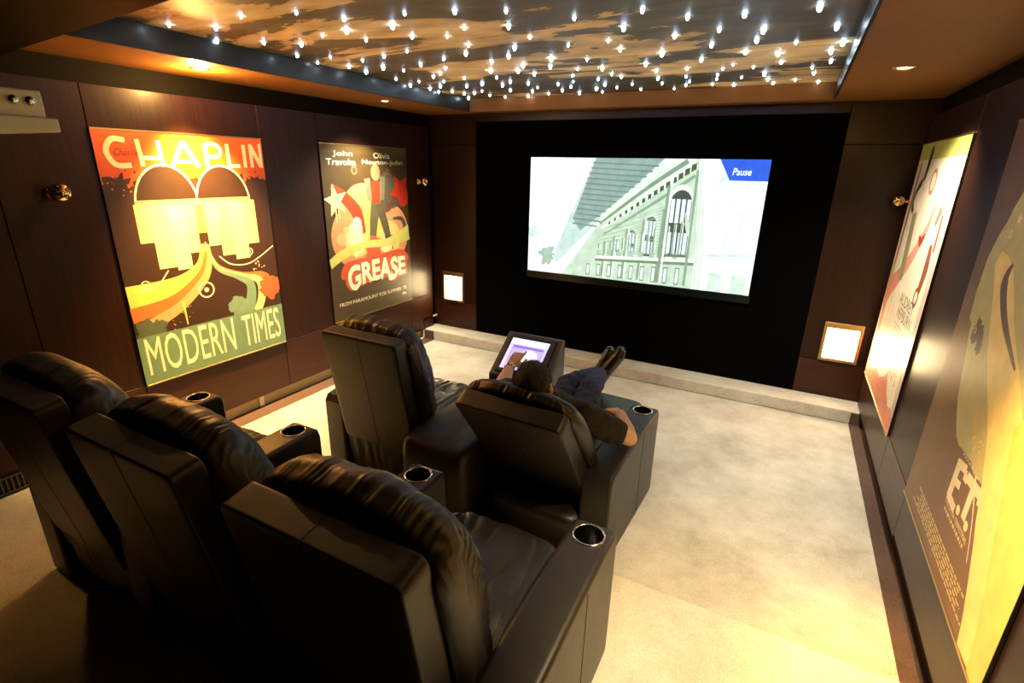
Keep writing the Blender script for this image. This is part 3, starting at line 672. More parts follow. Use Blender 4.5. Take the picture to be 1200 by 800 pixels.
# near pier and bleached bay on the right
p.poly([(.742, 1), (1, 1), (1, 0), (.775, 0), (.77, .4)], lin(246, 250, 240)); p.ribbon([(.752, .98), (.772, .5), (.785, .0)], .010, lin(206, 216, 196))
p.ribbon([(.80, .0), (.795, .30), (.775, .70)], .014, lin(214, 222, 204)); p.disc(.905, .80, .085, lin(214, 222, 222), 36, ry=.13, a0=0, a1=PI); p.rect(.822, .33, .99, .80, lin(222, 229, 230))
for k in range(3): p.rect(.835 + .052 * k, .36, .875 + .052 * k, .56, lin(236, 242, 244), same=k > 0); p.rect(.835 + .052 * k, .62, .875 + .052 * k, .84, lin(232, 238, 242), True)
p.poly([(.79, .285), (1, .325), (1, .35), (.79, .31)], lin(252, 254, 250)); p.poly([(.79, .265), (1, .30), (1, .32), (.79, .285)], lin(206, 214, 200))
for u in (.835, .925): p.rect(u - .004, .0, u + .062, .165, lin(250, 252, 248)); p.rect(u, .0, u + .055, .15, lin(206, 216, 200))
p.ribbon([(.715, .60), (.728, .50), (.735, .42)], [.006, .02, .008], lin(196, 206, 186))
BLU = lin(62, 108, 206)
p.poly([(.819, 1), (1, 1), (1, .85), (.864, .85)], BLU)
p.text('Pause', .871, .888, .937, .938, WH, bold=.006, shear=.004)
p.c = [tuple(q_ ** 1.25 * (.91, 1.0, 1.05)[i_] for i_, q_ in enumerate(c_)) for c_ in p.c]
p.build('picture', SCREENP, t, ((-hw, -.0226, 0), (1, 0, 0), (0, 0, 1), (0, -1, 0)))

# ================================================================== WALL LAMPS
def wall_lamp(cx, cz, wv, hv, label):
    t = empty('wall_lamp', label, 'lamp', (cx, YF, cz), 0, 'square wall lamps on the front wall')
    f = .026; mb = MB(); d = -.030
    mb.box(-wv / 2, d, -hv / 2, -wv / 2 + f, 0, hv / 2).box(wv / 2 - f, d, -hv / 2, wv / 2, 0, hv / 2).box(-wv / 2 + f, d, -hv / 2, wv / 2 - f, 0, -hv / 2 + f).box(-wv / 2 + f, d, hv / 2 - f * 1.9, wv / 2 - f, 0, hv / 2)
    mb.build('frame', BRASS, t, bevel=.002)
    box('diffuser', (-wv / 2 + f, d + .012, -hv / 2 + f), (wv / 2 - f, -.001, hv / 2 - f * 1.9), LAMP, t, bevel=.001, seg=1)
wall_lamp(-3.465, .63, .30, .36, 'square lit wall lamp in brass frame left of the black screen recess')
wall_lamp(.565, .63, .29, .345, 'square lit wall lamp in brass frame right of the black screen recess')

# ================================================================== GOLD BALL SPOTS
def ball_spot(x, y, z, sg, label, r=.052):
    t = empty('wall_spotlight', label, 'spotlight', (x, y, z), 0, 'gold ball wall spots')
    rot = Matrix.Rotation(sg * PI / 2, 4, 'Y')
    MB().lathe([(r * .75, 0), (r * .75, .008), (r * .4, .014), (r * .28, .02), (r * .28, .05)], 28, rot).build('mount', GOLD, t, smooth=True, bevel=0)
    c = Vector((sg * (.03 + r), 0, 0))
    mb = MB().lathe([(r * math.sin(PI * k / 18) + 1e-4, -r * math.cos(PI * k / 18)) for k in range(19)], 32, Matrix.Translation(c))
    mb.build('ball', GOLD, t, smooth=True)
    for k in range(5):
        a = 2 * PI * k / 5 + .4
        d = Vector((sg * .80, .62 * math.cos(a) - .2, .62 * math.sin(a) + .1)).normalized()
        M = Matrix.Translation(c + d * r * .975) @ d.to_track_quat('Z', 'Y').to_matrix().to_4x4()
        MB().lathe([(r * .24, 0), (r * .24, .003), (r * .15, .004), (r * .13, .001), (r * .01, .001)], 16, M).build('lens', BLACKP, t, smooth=True)
ball_spot(XLP, 1.446, 1.82, 1, 'gold ball wall spot left of the large orange and brown poster')
ball_spot(XLP, 4.79, 1.85, 1, 'gold ball wall spot between the brown star poster and the screen wall')
ball_spot(XRP, 4.955, 1.83, -1, 'gold ball wall spot beside the pale pink poster in the right corner', r=.045)

# ================================================================== PROJECTOR AND VENT
t = empty('projector', 'ivory projector with two round knobs hanging at the left edge', 'projector', (-2.42, .60, 2.075))
box('body', (-.215, -.25, .05), (.215, .29, .132), WHITEP, t, bevel=.006)
box('lower_tray', (-.235, -.26, .008), (.235, .312, .05), WHITEP, t, bevel=.005)
for yy in (.212, .254):
    M = Matrix.Translation((.215, yy, .098)) @ Matrix.Rotation(PI / 2, 4, 'Y')
    k = MB().lathe([(.015, -.002), (.015, .004), (.011, .009), (.001, .010)], 24, M).build('knob', CHROME, t, smooth=True)
M = Matrix.Translation((.02, .29, .09)) @ Matrix.Rotation(-PI / 2, 4, 'X')
MB().lathe([(.045, 0), (.045, .03), (.036, .03), (.034, .015), (.001, .02)], 28, M).build('lens', BLACKP, t, smooth=True)
MB().lathe([(.02, .15), (.02, .36), (.05, .362), (.05, .375)], 20).build('ceiling_pole', WHITEP, t, smooth=True)
t = empty('wall_vent', 'low dark vent grille on the left wall behind the back seats', 'vent', (XLP, .78, .165))
box('grille_frame', (0, -.32, .092), (.018, .30, .104), STEEL, t, bevel=.002)
box('grille_frame', (0, -.32, 0), (.018, .30, .010), STEEL, t, bevel=.002)
sl = None
for k in range(26):
    if sl is None: o = sl = box('slat', (.002, -.004, .010), (.014, .004, .092), STEEL, t)
    else: o = sl.copy(); COL.objects.link(o)
    o.location = (0, -.31 + .024 * k, 0)


# ================================================================== RECLINERS
UP, SIDE = Vector((0, 0, 1)), Vector((1, 0, 0))
def ridge(x): return 1 - abs(2 * (x - math.floor(x)) - 1)
def nz(x, y, z): return noise.noise(Vector((x, y, z)))
def boolean_cut(o, cutter):
    md = o.modifiers.new('cut', 'BOOLEAN'); md.object = cutter; md.operation = 'DIFFERENCE'; md.solver = 'EXACT'
    bpy.context.view_layer.update()
    me = bpy.data.meshes.new_from_object(o.evaluated_get(DG())); o.modifiers.clear(); o.data = me
    bpy.data.objects.remove(cutter)
ARM_W, ARM_H, ARM_Y0, ARM_Y1 = .165, .612, -.36, .49
CUP_Y = .395
ARM_MESH = {}
def arm_mesh():
    if 'm' in ARM_MESH: return ARM_MESH['m']
    # side profile: top dips slightly, rounded front; extruded across the width with soft edges
    bm = bmesh.new()
    prof = [(ARM_Y0, .02), (ARM_Y1 - .012, .02), (ARM_Y1, .05), (ARM_Y1, ARM_H - .05), (ARM_Y1 - .010, ARM_H - .015), (ARM_Y1 - .035, ARM_H), (.20, ARM_H - .003), (0, ARM_H - .012), (-.2, ARM_H - .028), (ARM_Y0 + .03, ARM_H - .05), (ARM_Y0, ARM_H - .09)]
    vs = [[bm.verts.new((x, y, z)) for (y, z) in prof] for x in (-ARM_W / 2, ARM_W / 2)]
    n = len(prof)
    bm.faces.new(vs[0][::-1]); bm.faces.new(vs[1])
    for i in range(n): bm.faces.new((vs[0][i], vs[0][(i + 1) % n], vs[1][(i + 1) % n], vs[1][i]))
    bmesh.ops.recalc_face_normals(bm, faces=bm.faces)
    ed = [e for e in bm.edges if abs(e.verts[0].co.x - e.verts[1].co.x) < 1e-6]
    bmesh.ops.bevel(bm, geom=ed, offset=.022, segments=4, affect='EDGES', profile=.6)
    me = bpy.data.meshes.new('armrest'); bm.to_mesh(me); bm.free(); me.materials.append(LEA)
    o = bpy.data.objects.new('armrest', me); COL.objects.link(o)
    cu = MB().lathe([(.052, -.11), (.052, .2)], 40, Matrix.Translation((0, CUP_Y, ARM_H))).build('cutter', LEA)
    boolean_cut(o, cu)
    me = o.data; me.polygons.foreach_set('use_smooth', [True] * len(me.polygons)); bpy.data.objects.remove(o)
    try: me.set_sharp_from_angle(angle=math.radians(35))
    except Exception: pass
    ARM_MESH['m'] = me; return me
def armrest(parent, x, outer=0):
    o = bpy.data.objects.new('armrest', arm_mesh()); COL.objects.link(o); o.parent = parent; o.location = (x, 0, 0)
    T = Matrix.Translation((0, CUP_Y, ARM_H))
    MB().lathe([(.0525, -.10), (.0525, .0015), (.0545, .0035), (.0585, .0035), (.060, .001), (.060, -.002)], 40, T, close=False).build('cup_ring', CHROME, o, smooth=True)
    MB().lathe([(.0520, .0), (.048, -.092), (.046, -.098), (.002, -.098)], 36, T, close=False).build('cup_well', STEEL, o, smooth=True)
    for sgn in ((-1, 1) if outer == 0 else (outer,)):
        xx = sgn * (ARM_W / 2)
        MB().box(xx - .0012, .165, .03, xx + .0012, .1685, ARM_H - .03).build('seam', SEAM, o)
    return o
def back_cushion_mesh(wd, squash, seed, tall=.92):
    base = [(.735, .086), (.785, .090), (.822, .116), (.832, .175), (.815, .212), (.765, .243), (.69, .268), (.60, .287), (.50, .302), (.40, .308), (.335, .303), (.30, .288), (.275, .292), (.23, .300), (.18, .290), (.145, .262), (.125, .20), (.125, .11)]
    # resample the side profile evenly
    seg = [0]
    for a, b2 in zip(base, base[1:]): seg.append(seg[-1] + math.hypot(a[0] - b2[0], a[1] - b2[1]))
    NT, NX = 84, 120
    prof = []
    for i in range(NT + 1):
        q = seg[-1] * i / NT; k = max(j for j in range(len(seg)) if seg[j] <= q + 1e-9); k = min(k, len(base) - 2)
        a = (q - seg[k]) / (seg[k + 1] - seg[k]); prof.append((base[k][0] * (1 - a) + base[k + 1][0] * a, base[k][1] * (1 - a) + base[k + 1][1] * a))
    rows = []
    xs = [-1 + 2 * j / NX for j in range(NX + 1)]
    xs = [math.copysign(abs(x) ** .8, x) for x in xs]
    vs = []; fs = []
    for x in xs:
        e = max(0.0, 1 - abs(x) ** 2.6) ** .6; e2 = max(0.0, 1 - abs(x) ** 6) ** .5
        infl = .62 + .38 * e2
        for i, (s_, d_) in enumerate(prof):
            t = i / NT
            cs, cd = .46 + .0 * t, .09
            S = cs + (s_ - cs) * ((.70 + .30 * e) * tall if s_ > cs else 1.0); D = cd + (d_ - cd) * infl * squash
            # puckers running off the top rear seam, folds at the sides, soft lumps
            pk = math.exp(-((t - .10) / .085) ** 2) * (.25 + .75 * abs(nz(x * 2.2 + seed, 1, 1)) * 1.6)
            pa = max(.15, .55 + .9 * nz(x * 4.1, seed * 2.0, 3.3)); ph = x * 13 + 1.3 * nz(x * 5, seed, 7) + 2.2 * nz(x * 3, t * 3, seed) + t * 3 * math.copysign(1, x) * abs(x)
            wv = -.024 * pk * pa * (1 - ridge(ph)) ** 2
            sidef = max(0, (abs(x) - .74) / .26)
            ph2 = t * 22 + 2.5 * nz(x * 4, t * 5, seed + 9)
            wv += -.028 * sidef ** 1.2 * (1 - ridge(ph2)) ** 2 * (1 if .2 < t < .95 else .3)
            wv += .010 * nz(x * 2.3, t * 4, seed + 3) + 0.006 * nz(x * 7, t * 10, seed + 5)
            bx = x * wd / 2 * (1 + .015 * math.sin(PI * t))
            # outward direction in the s-d plane
            nn = Vector((S - .45, D - .10)); nn.normalize(); wv *= min(1, squash)
            vs.append((bx, S + nn.x * wv, D + nn.y * wv))
    n1 = NT + 1
    for j in range(NX):
        for i in range(NT): fs.append((j * n1 + i, j * n1 + i + 1, (j + 1) * n1 + i + 1, (j + 1) * n1 + i))
        fs.append((j * n1 + NT, j * n1, (j + 1) * n1, (j + 1) * n1 + NT))
    # side panels closing with a slight bulge
    for j, sg in ((0, -1), (NX, 1)):
        prev = [j * n1 + i for i in range(n1)]
        for f, bul in ((.72, .012), (.35, .020)):
            cur = []
            for i in range(n1):
                x, S, D = vs[j * n1 + i]; cur.append(len(vs)); vs.append((x + sg * bul + .004 * nz(S * 14, D * 14, seed), .46 + (S - .46) * f, .16 + (D - .16) * f))
            for i in range(n1):
                k = (i + 1) % n1; fs.append((prev[i], prev[k], cur[k], cur[i]))
            prev = cur
        fs.append(tuple(prev))
    return vs, fs
def recliner(name, label, x, y, z, tilt, arms, seed, group, squash=1.12, yaw=0.0, extended=False, tall=.97):
    t = empty(name, label, 'recliner', (x, y, z), yaw, group)
    wd = .585
    # base box with a soft skirt
    v, f = superbox((0, .07 if not extended else .01, .155), (.291, .37 if not extended else .43, .153), 9, 12)  # reclined base runs further back, its dark shape standing in for floor shade
    MB().add(v, f).build('base', LEA, t, smooth=True)
    # seat cushion with folds that run front to back
    def seatfn(q):
        q = q.copy()
        top = max(0, q.z)
        fold = (1 - ridge(q.x * 3.1 + .9 * nz(q.x * 2, q.y * 1.2, seed) + .35 * q.y)) ** 3
        q.z += top * (.10 * (1 - q.x * q.x) * (1 - .3 * q.y * q.y) - .20 * fold * (.35 + .65 * abs(nz(q.x * 3 + seed, q.y * 2, 2)) * 2) + .07 * nz(q.x * 2.4 + seed, q.y * 2.4, 0) + .03 * nz(q.x * 8, q.y * 5 + seed, 1))
        q.y += .03 * nz(q.x * 3, q.z * 3, seed) * abs(q.y)
        return q
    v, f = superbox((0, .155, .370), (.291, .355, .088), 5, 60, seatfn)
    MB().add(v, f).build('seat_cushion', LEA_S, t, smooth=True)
    # back frame: rear foot at (-.36,.31) upright, leaning back further when reclined
    up = Vector((0, -math.sin(tilt), math.cos(tilt))); fw = Vector((0, math.cos(tilt), math.sin(tilt)))
    foot = Vector((0, -.36, .31)) if not extended else Vector((0, -.24, .30))
    M = Matrix(((1, 0, 0, 0), (0, up.y, fw.y, foot.y), (0, up.z, fw.z, foot.z), (0, 0, 0, 1)))   # local (x, s, d) -> chair
    v, f = superbox((0, .385, .048), (.284, .385, .048), 30, 24)
    bko = MB().add([tuple(M @ Vector(p)) for p in v], f).build('backrest', LEA, t, smooth=True)
    MB().add([tuple(M @ Vector(p)) for p in [(-.0016, .02, -.0008), (.0016, .02, -.0008), (.0016, .7707, -.0008), (-.0016, .7707, -.0008), (-.0016, .02, .09), (.0016, .02, .09), (.0016, .7707, .09), (-.0016, .7707, .09)]],
             [(0, 1, 2, 3), (4, 7, 6, 5), (0, 4, 5, 1), (1, 5, 6, 2), (2, 6, 7, 3), (3, 7, 4, 0)]).build('seam', SEAM, bko)
    v, f = back_cushion_mesh(.588, squash, seed, tall)
    MB().add([tuple(M @ Vector(p)) for p in v], f).build('back_cushion', LEA, t, smooth=True)
    # gathered leather apron below the back
    vs = []; fs = []; n = 48
    for j in range(9):
        s_ = j / 8
        for i in range(n + 1):
            xx = -.285 + .57 * i / n; p0 = Vector((xx, foot.y + .012, foot.z + .03)); p1 = Vector((xx, -.31, .03))
            q = p0.lerp(p1, s_); q.y += -.012 * math.sin(PI * s_) * (ridge(xx * 11 + 1.5 * nz(xx * 5, s_, seed)) - .3); vs.append(tuple(q))
    for j in range(8):
        for i in range(n): fs.append((j * (n + 1) + i, j * (n + 1) + i + 1, (j + 1) * (n + 1) + i + 1, (j + 1) * (n + 1) + i))
    ap = MB().add(vs, fs).build('rear_apron', LEA, t, smooth=True); so = ap.modifiers.new('thickness', 'SOLIDIFY'); so.thickness = .012
    # leg rest: folded in front, or swung out
    if extended:
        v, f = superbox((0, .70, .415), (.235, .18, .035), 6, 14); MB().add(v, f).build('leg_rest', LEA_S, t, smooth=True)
        for sx in (-.2, .2):
            MB().tube([(sx, .40, .22), (sx, .62, .38)], .012, 8).build('leg_rest_arm', STEEL, t, smooth=True)
    else:
        v, f = superbox((0, .47, .215), (.286, .03, .165), 8, 14); MB().add(v, f).build('leg_rest', LEA, t, smooth=True)
    for xx, out in arms: armrest(t, xx, out)
    return t
T0 = math.radians(9.7)
GB_, GF_ = 'back row of dark leather recliners', 'front row of dark leather recliners'
AX = .381
recliner('recliner', 'dark leather recliner nearest the camera at the right end of the back row', -.829, 1.085, ZP, T0, [(AX, 1)], 1, GB_)
recliner('recliner', 'dark leather recliner in the middle of the back row', -1.593, 1.085, ZP, T0, [(AX, 0)], 2, GB_)
recliner('recliner', 'dark leather recliner at the left end of the back row by the wall', -2.356, 1.085, ZP, T0, [(AX, 0), (-AX, -1)], 3, GB_)
recliner('recliner', 'empty upright dark leather recliner at the left of the front row', -2.07, 2.52, 0, T0, [(-AX, -1)], 4, GF_)
recliner('recliner', 'reclined dark leather recliner in the front row with the man lying in it', -.97, 2.52, 0, math.radians(35), [(AX - .032, 1)], 5, GF_, squash=.66, yaw=-.045, extended=True, tall=.935)

# wide leather console between the two front recliners
t = empty('console', 'wide dark leather console between the two front recliners', 'console', (-1.52, 2.45, 0), 0)
def cfn(q):
    q = q.copy(); q.z += max(0, q.z) * .03 * nz(q.x * 2, q.y * 2, 4); return q
v, f = superbox((0, .0, .295), (.222, .50, .29), 9, 30, cfn)
MB().add(v, f).build('body', LEA, t, smooth=True)
T = Matrix.Translation((.085, .40, .588))
MB().lathe([(.046, -.004), (.046, .03), (.050, .034), (.056, .034), (.058, .0), (.058, -.008)], 36, T, close=False).build('cup_ring', CHROME, t, smooth=True)
MB().lathe([(.045, .03), (.043, .002), (.002, .002)], 30, T, close=False).build('cup_well', STEEL, t, smooth=True)

# touch panel on a sloping pedestal at the front of the console
t = empty('touch_panel', 'sloping dark touch panel pedestal with glowing lavender screen in front of the man', 'touch panel', (-1.515, 3.122, 0), 0)
y0, z0, y1, z1, hx = -.16, .60, .15, .835, .225
MB().add([(-hx, y0, 0), (hx, y0, 0), (hx, y1 + .03, 0), (-hx, y1 + .03, 0), (-hx, y0, z0), (hx, y0, z0), (hx, y1, z1), (-hx, y1, z1), (-hx, y1 + .03, z1 - .01), (hx, y1 + .03, z1 - .01)],
         [(3, 2, 1, 0), (0, 1, 5, 4), (4, 5, 6, 7), (7, 6, 9, 8), (8, 9, 2, 3), (1, 2, 9, 6, 5), (0, 4, 7, 8, 3)]).build('pedestal', BEZEL, t, bevel=.010, seg=3)
sl = Vector((0, y1 - y0, z1 - z0)); SLN = sl.length; sv = sl.normalized(); nv = Vector((0, -sv.z, sv.y))
def on(u, s, h): return Vector((0, y0, z0)) + Vector((u, 0, 0)) + sv * s + nv * h
def slab(name, u0, s0, u1, s1, h0, h1, mat, par, bevel=.002):
    vs = [tuple(on(u, s, h)) for h in (h0, h1) for u, s in ((u0, s0), (u1, s0), (u1, s1), (u0, s1))]
    return MB().add(vs, [(3, 2, 1, 0), (4, 5, 6, 7), (0, 1, 5, 4), (1, 2, 6, 5), (2, 3, 7, 6), (3, 0, 4, 7)]).build(name, mat, par, bevel=bevel)
slab('bezel', -.185, .03, .185, SLN - .03, .0, .012, BLACKP, t)
p = Print(.30, .27); LV = lin(206, 196, 250); VI = lin(150, 130, 226)
p.rect(0, 0, 1, 1, lin(190, 180, 246)); p.rect(0, .82, 1, 1, lin(232, 228, 255)); p.rect(.10, .10, .92, .78, VI); p.rect(.115, .115, .905, .765, lin(176, 160, 240))
p.disc(.60, .40, .26, lin(214, 206, 252)); p.disc(.62, .36, .16, lin(240, 238, 255)); p.rect(0, 0, .06, .82, lin(206, 196, 250)); p.rect(.115, .70, .905, .765, lin(120, 104, 190))
p.build('screen', PANELP, t, (on(-.16, .06, .0125), (1, 0, 0), sv, nv))
slab('side_keys', .150, .05, .175, SLN - .05, .012, .015, BEZEL, t, bevel=.001)

# ================================================================== THE MAN
def lerp(a, b2, t): return tuple(a[i] + (b2[i] - a[i]) * t for i in range(3))
OFF = Vector((-.005, .0, -.100))
def V(x, y, z): return Vector((x, y, z)) + OFF
bones = []      # (region, points, radii)
J_ = {}
J_['pelvis'] = V(-.99, 2.55, .63); J_['belly'] = V(-.985, 2.42, .72); J_['chest'] = V(-.97, 2.27, .88); J_['neck'] = V(-.955, 2.125, 1.015); J_['skull'] = V(-.955, 2.06, 1.10)
J_['shR'] = V(-.765, 2.235, .93); J_['shL'] = V(-1.165, 2.255, .945)
J_['elR'] = V(-.555, 2.43, .76); J_['wrR'] = V(-.66, 2.62, .79)
J_['elL'] = V(-1.37, 2.42, .81); J_['wrL'] = V(-1.465, 2.66, .815)
J_['hipR'] = V(-.90, 2.56, .62); J_['hipL'] = V(-1.08, 2.56, .62)
J_['knR'] = V(-.965, 2.97, .755); J_['knL'] = V(-1.11, 2.96, .745)
J_['anR'] = V(-1.04, 3.38, .685); J_['anL'] = V(-1.09, 3.43, .655)
# place hand targets without the offset on the panel and the lap
J_['wrL'] = Vector((-1.455, 2.755, .775)); J_['elL'] = Vector((-1.385, 2.50, .735))
body = MB()
def seg(reg, pts, rad, n=16):
    bones.append((reg, [Vector(p) for p in pts], rad)); body.tube(pts, rad, n)
seg('shirt', [J_['pelvis'] + Vector((0, -.03, .03)), J_['belly'], J_['chest'], J_['neck'] + Vector((0, .06, -.06))], [.125, .128, .132, .085])
seg('shirt', [J_['belly'] + Vector((-.06, 0, 0)), J_['chest'] + Vector((-.085, 0, 0)), J_['shL']], [.10, .105, .068])
seg('shirt', [J_['belly'] + Vector((.06, 0, 0)), J_['chest'] + Vector((.085, 0, 0)), J_['shR']], [.10, .105, .068])
seg('skin', [J_['neck'] + Vector((0, .05, -.04)), J_['neck'], J_['skull'] + Vector((0, .01, -.03))], [.062, .057, .06])
for sd in ('L', 'R'):
    sh, el, wr = J_['sh' + sd], J_['el' + sd], J_['wr' + sd]
    mid = sh.lerp(el, .72)
    seg('shirt', [sh, sh.lerp(el, .4), mid], [.066, .060, .054])
    seg('skin', [mid, el], [.049, .043]); seg('skin', [el, el.lerp(wr, .3), wr], [.043, .045, .029])
    hp, kn, an = J_['hip' + sd], J_['kn' + sd], J_['an' + sd]
    seg('jeans', [hp, hp.lerp(kn, .5), kn], [.098, .085, .064]); seg('jeans', [kn, kn.lerp(an, .35), an], [.063, .062, .044])
seg('jeans', [J_['hipL'] + Vector((0, -.04, .02)), J_['pelvis'], J_['hipR'] + Vector((0, -.04, .02))], [.105, .115, .105])
# feet point up
for sd, lean in (('L', .06), ('R', .10)):
    an = J_['an' + sd]; a = an + Vector((0, .015, -.02))
    seg('shoe', [a + Vector((0, 0, -.025)), a + Vector((lean * .4, .05, .05)), a + Vector((lean, .09, .15)), a + Vector((lean * 1.1, .10, .185))], [.042, .043, .042, .032])
# head: skull, jaw, nose, ears; face looks towards the panel and screen
hc = J_['skull']
fwd = Vector((-.20, .90, .10)).normalized(); hup = (Vector((0, -.30, 1)) - fwd * fwd.dot(Vector((0, -.30, 1)))).normalized(); hrt = fwd.cross(hup).normalized()
def HP(r, f_, u): return hc + hrt * r + fwd * f_ + hup * u
def ell(c, rr, n=24, m2=16):
    vs = []; fs = []
    for i in range(m2 + 1):
        a = PI * i / m2
        for k in range(n):
            b2 = 2 * PI * k / n
            vs.append(c + hrt * (rr[0] * max(math.sin(a), .004) * math.cos(b2)) + fwd * (rr[1] * max(math.sin(a), .004) * math.sin(b2)) + hup * (rr[2] * math.cos(a)))
    for i in range(m2):
        for k in range(n): fs.append((i * n + k, i * n + (k + 1) % n, (i + 1) * n + (k + 1) % n, (i + 1) * n + k))
    fs.append(tuple(range(n))); fs.append(tuple(range(m2 * n, m2 * n + n))[::-1])
    body.add(vs, fs)
ell(HP(0, -.005, .03), (.077, .098, .095)); ell(HP(0, .025, -.045), (.060, .070, .075)); ell(HP(0, .05, -.09), (.038, .040, .032))
body.tube([HP(0, .088, .02), HP(0, .108, -.018)], [.010, .016], 10); body.tube([HP(-.022, .078, -.058), HP(.022, .078, -.058)], .010, 8)
for e in (-1, 1):
    body.tube([HP(e * .080, -.002, .025), HP(e * .088, -.014, .0), HP(e * .080, -.006, -.028)], [.013, .017, .011], 10)
    body.tube([HP(e * .03, .080, .012), HP(e * .034, .078, .012)], .014, 10)
    body.tube([HP(e * .012, .092, .03), HP(e * .048, .080, .034)], .009, 8)
bones.append(('head', [HP(0, 0, .06), HP(0, 0, -.08)], [.1, .1]))
# hands: palm, four fingers, thumb
def hand(wr, d, up_, thumb_side, curl, point=False):
    d = d.normalized(); sidev = d.cross(up_).normalized(); up_ = sidev.cross(d).normalized()
    pts = []
    for k in range(4):
        o = (k - 1.5) * .019
        seg('skin', [wr + sidev * o * .55 + d * .005, wr + sidev * o + d * .082], [.017, .0135], 10)
    for k, ln in enumerate((.066, .074, .070, .055)):
        if thumb_side < 0: kk = k
        else: kk = 3 - k
        o = (kk - 1.5) * .021; c = curl if not (point and k == 0) else .08
        p0 = wr + sidev * o + d * .084; a = c
        q = [p0]; dd = d
        for jn, fr in enumerate((.45, .31, .24)):
            dd = (d * math.cos(a) - up_ * math.sin(a)); q.append(q[-1] + dd * ln * fr * 1.12); a += c * .9
        seg('skin', q, [.0105, .0098, .0090, .0080], 10)
    s_ = thumb_side
    p0 = wr + sidev * s_ * .022 + d * .022 - up_ * .004
    p1 = p0 + sidev * s_ * .028 + d * .028 - up_ * .008; p2 = p1 + sidev * s_ * .010 + d * .030 - up_ * .006; p3 = p2 + d * .024
    seg('skin', [p0, p1, p2, p3], [.015, .0125, .0112, .0095], 10)
hand(J_['wrL'], Vector((.10, .85, .52)), Vector((.1, -.5, .85)), 1, .30, point=True)
hand(J_['wrR'], Vector((-.75, .62, -.10)), Vector((.1, .1, 1)), 1, .45)
po = body.build('person', SKIN)
rm = po.modifiers.new('remesh', 'REMESH'); rm.mode = 'VOXEL'; rm.voxel_size = .0052
sm = po.modifiers.new('smooth', 'SMOOTH'); sm.factor = .5; sm.iterations = 3
bpy.context.view_layer.update()
me = bpy.data.meshes.new_from_object(po.evaluated_get(DG())); po.modifiers.clear(); po.data = me; me.name = 'person'
me.polygons.foreach_set('use_smooth', [True] * len(me.polygons))
tag(po, 'man with short black hair lying back in the front recliner in dark shirt and jeans', 'person')
# which bone does each point of the skin belong to
def nearest(co):
    best = None
    for reg, pts, rad in bones:
        for a, b2, ra, rb in zip(pts, pts[1:], rad, rad[1:]):
            ab = b2 - a; t_ = max(0, min(1, (co - a).dot(ab) / max(ab.length_squared, 1e-9)))
            d = (co - a - ab * t_).length - (ra + (rb - ra) * t_)
            if best is None or d < best[0]: best = (d, reg)
    return best[1]
vr = [nearest(v.co) for v in me.vertices]
nrm = [v.normal.copy() for v in me.vertices]
def garment(name, regs, off, mat, wr_amp, label, grow=0):
    sel = set(i for i, r in enumerate(vr) if r in regs)
    mp = {}; vs = []; fs = []
    for pl in me.polygons:
        if all(i in sel for i in pl.vertices):
            f = []
            for i in pl.vertices:
                if i not in mp:
                    c = me.vertices[i].co
                    wk = wr_amp * (abs(nz(c.x * 11, c.y * 11, c.z * 15)) * 1.5 + .5 * nz(c.x * 30, c.y * 24, c.z * 30))
                    mp[i] = len(vs); vs.append(tuple(c + nrm[i] * (off + wk)))
                f.append(mp[i])
            fs.append(f)
    g = MB().add(vs, fs).build(name, mat, po, smooth=True)
    s2 = g.modifiers.new('smooth', 'SMOOTH'); s2.iterations = 2
    so = g.modifiers.new('thickness', 'SOLIDIFY'); so.thickness = off * .9; so.offset = -1
    g['label'] = label
    return g
garment('shirt', ('shirt',), .010, SHIRT, .010, 'dark short sleeved shirt')
garment('jeans', ('jeans',), .009, JEANS, .012, 'navy jeans')
garment('shoes', ('shoe',), .007, SHOE, .0, 'black leather shoes')
# short hair: cap over the back and top of the skull
hv = {}; vs = []; fs = []
def hairy(c):
    q = c - hc; r, f_, u = q.dot(hrt), q.dot(fwd), q.dot(hup)
    if abs(r) > .079 and u < .05: return False
    return u > -.085 + max(0, f_ + .035) * 1.55 + max(0, f_ - .03) * 2.0 and u > -.09
for pl in me.polygons:
    if all((me.vertices[i].co - hc).length < .17 and hairy(me.vertices[i].co) for i in pl.vertices):
        f = []
        for i in pl.vertices:
            if i not in hv:
                c = me.vertices[i].co; hv[i] = len(vs); vs.append(tuple(c + nrm[i] * (.013 + .0015 * nz(c.x * 60, c.y * 60, c.z * 60) + .0012 * nz(c.x * 140, c.y * 140, c.z * 140))))
            f.append(hv[i])
        fs.append(f)
h = MB().add(vs, fs).build('hair', HAIRM, po, smooth=True); so = h.modifiers.new('thickness', 'SOLIDIFY'); so.thickness = .016; so.offset = -1
h['label'] = 'short black hair'
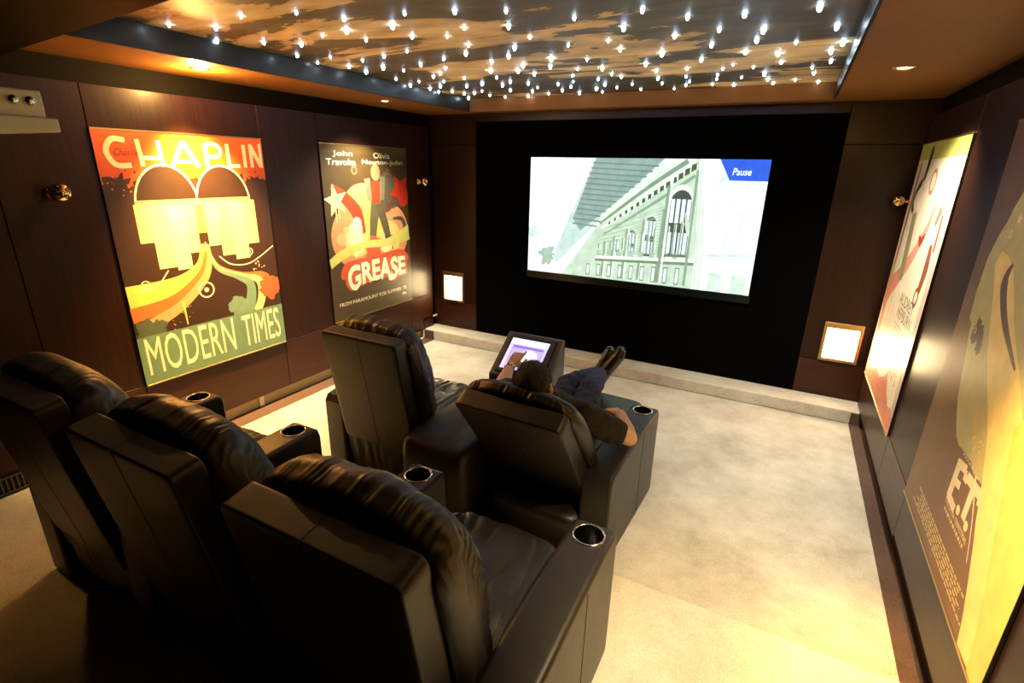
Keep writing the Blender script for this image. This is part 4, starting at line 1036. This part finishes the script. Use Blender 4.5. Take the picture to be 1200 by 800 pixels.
# short strands standing off the cap
g = random.Random(3); tv = []; tf = []
for _ in range(2600):
    b2 = Vector(vs[g.randrange(len(vs))]); d = (b2 - HP(0, 0, .01)).normalized() + Vector((g.uniform(-.5, .5), g.uniform(-.5, .5), g.uniform(-.3, .5))) * .6
    d.normalize(); s_ = d.orthogonal().normalized() * .0011; k = len(tv); L_ = g.uniform(.006, .013)
    tv += [b2 + s_ - d * .003, b2 - s_ * .5 + d.cross(s_) * .87 - d * .003, b2 - s_ * .5 - d.cross(s_) * .87 - d * .003, b2 + d * L_]; tf += [(k, k + 1, k + 3), (k + 1, k + 2, k + 3), (k + 2, k, k + 3)]
hs = MB().add(tv, tf).build('hair_strands', HAIRM, po); hs['kind'] = 'stuff'
# pale wrist band on the left wrist
wv_ = J_['wrL']; dv = (J_['wrL'] - J_['elL']).normalized()
M = Matrix.Translation(wv_ - dv * .02) @ dv.to_track_quat('Z', 'Y').to_matrix().to_4x4()
k = MB().lathe([(.032, -.010), (.036, -.008), (.036, .008), (.032, .010)], 28, M).build('wristwatch', CHROME, po, smooth=True)
k['label'] = 'pale metal wristwatch'

# eyes, brows and lips
EYE = plain('eye_white', (0.75, 0.73, 0.70), .2); IRIS = plain('dark_iris', (0.012, 0.008, 0.006), .15); LIP = plain('lips', (0.36, 0.15, 0.12), .5)
def dab(name, c, r, mat, stretch=None):
    v, f = superbox((0, 0, 0), (1, 1, 1), 2.0, 6)
    st_ = stretch or (1, 1, 1)
    pts = [c + hrt * (p[0] * r * st_[0]) + fwd * (p[1] * r * st_[1]) + hup * (p[2] * r * st_[2]) for p in v]
    return MB().add([tuple(q) for q in pts], f).build(name, mat, po, smooth=True)
def skin_front(r, u):
    best = None
    for v in me.vertices:
        q = v.co - hc
        if abs(q.dot(hrt) - r) < .007 and abs(q.dot(hup) - u) < .007:
            f_ = q.dot(fwd)
            if best is None or f_ > best: best = f_
    return best if best is not None else .09
for e in (-1, 1):
    f_ = skin_front(e * .033, .012)
    dab('eye', HP(e * .033, f_ - .006, .012), .0095, EYE, (1.35, 1, .8)); dab('iris', HP(e * .033, f_ + .0015, .012), .0045, IRIS, (1, .6, 1))
    dab('eyebrow', HP(e * .033, skin_front(e * .033, .033), .034), .006, HAIRM, (3.0, .6, .7))
dab('lips', HP(0, skin_front(0, -.060) - .001, -.060), .006, LIP, (3.6, .7, 1.0))
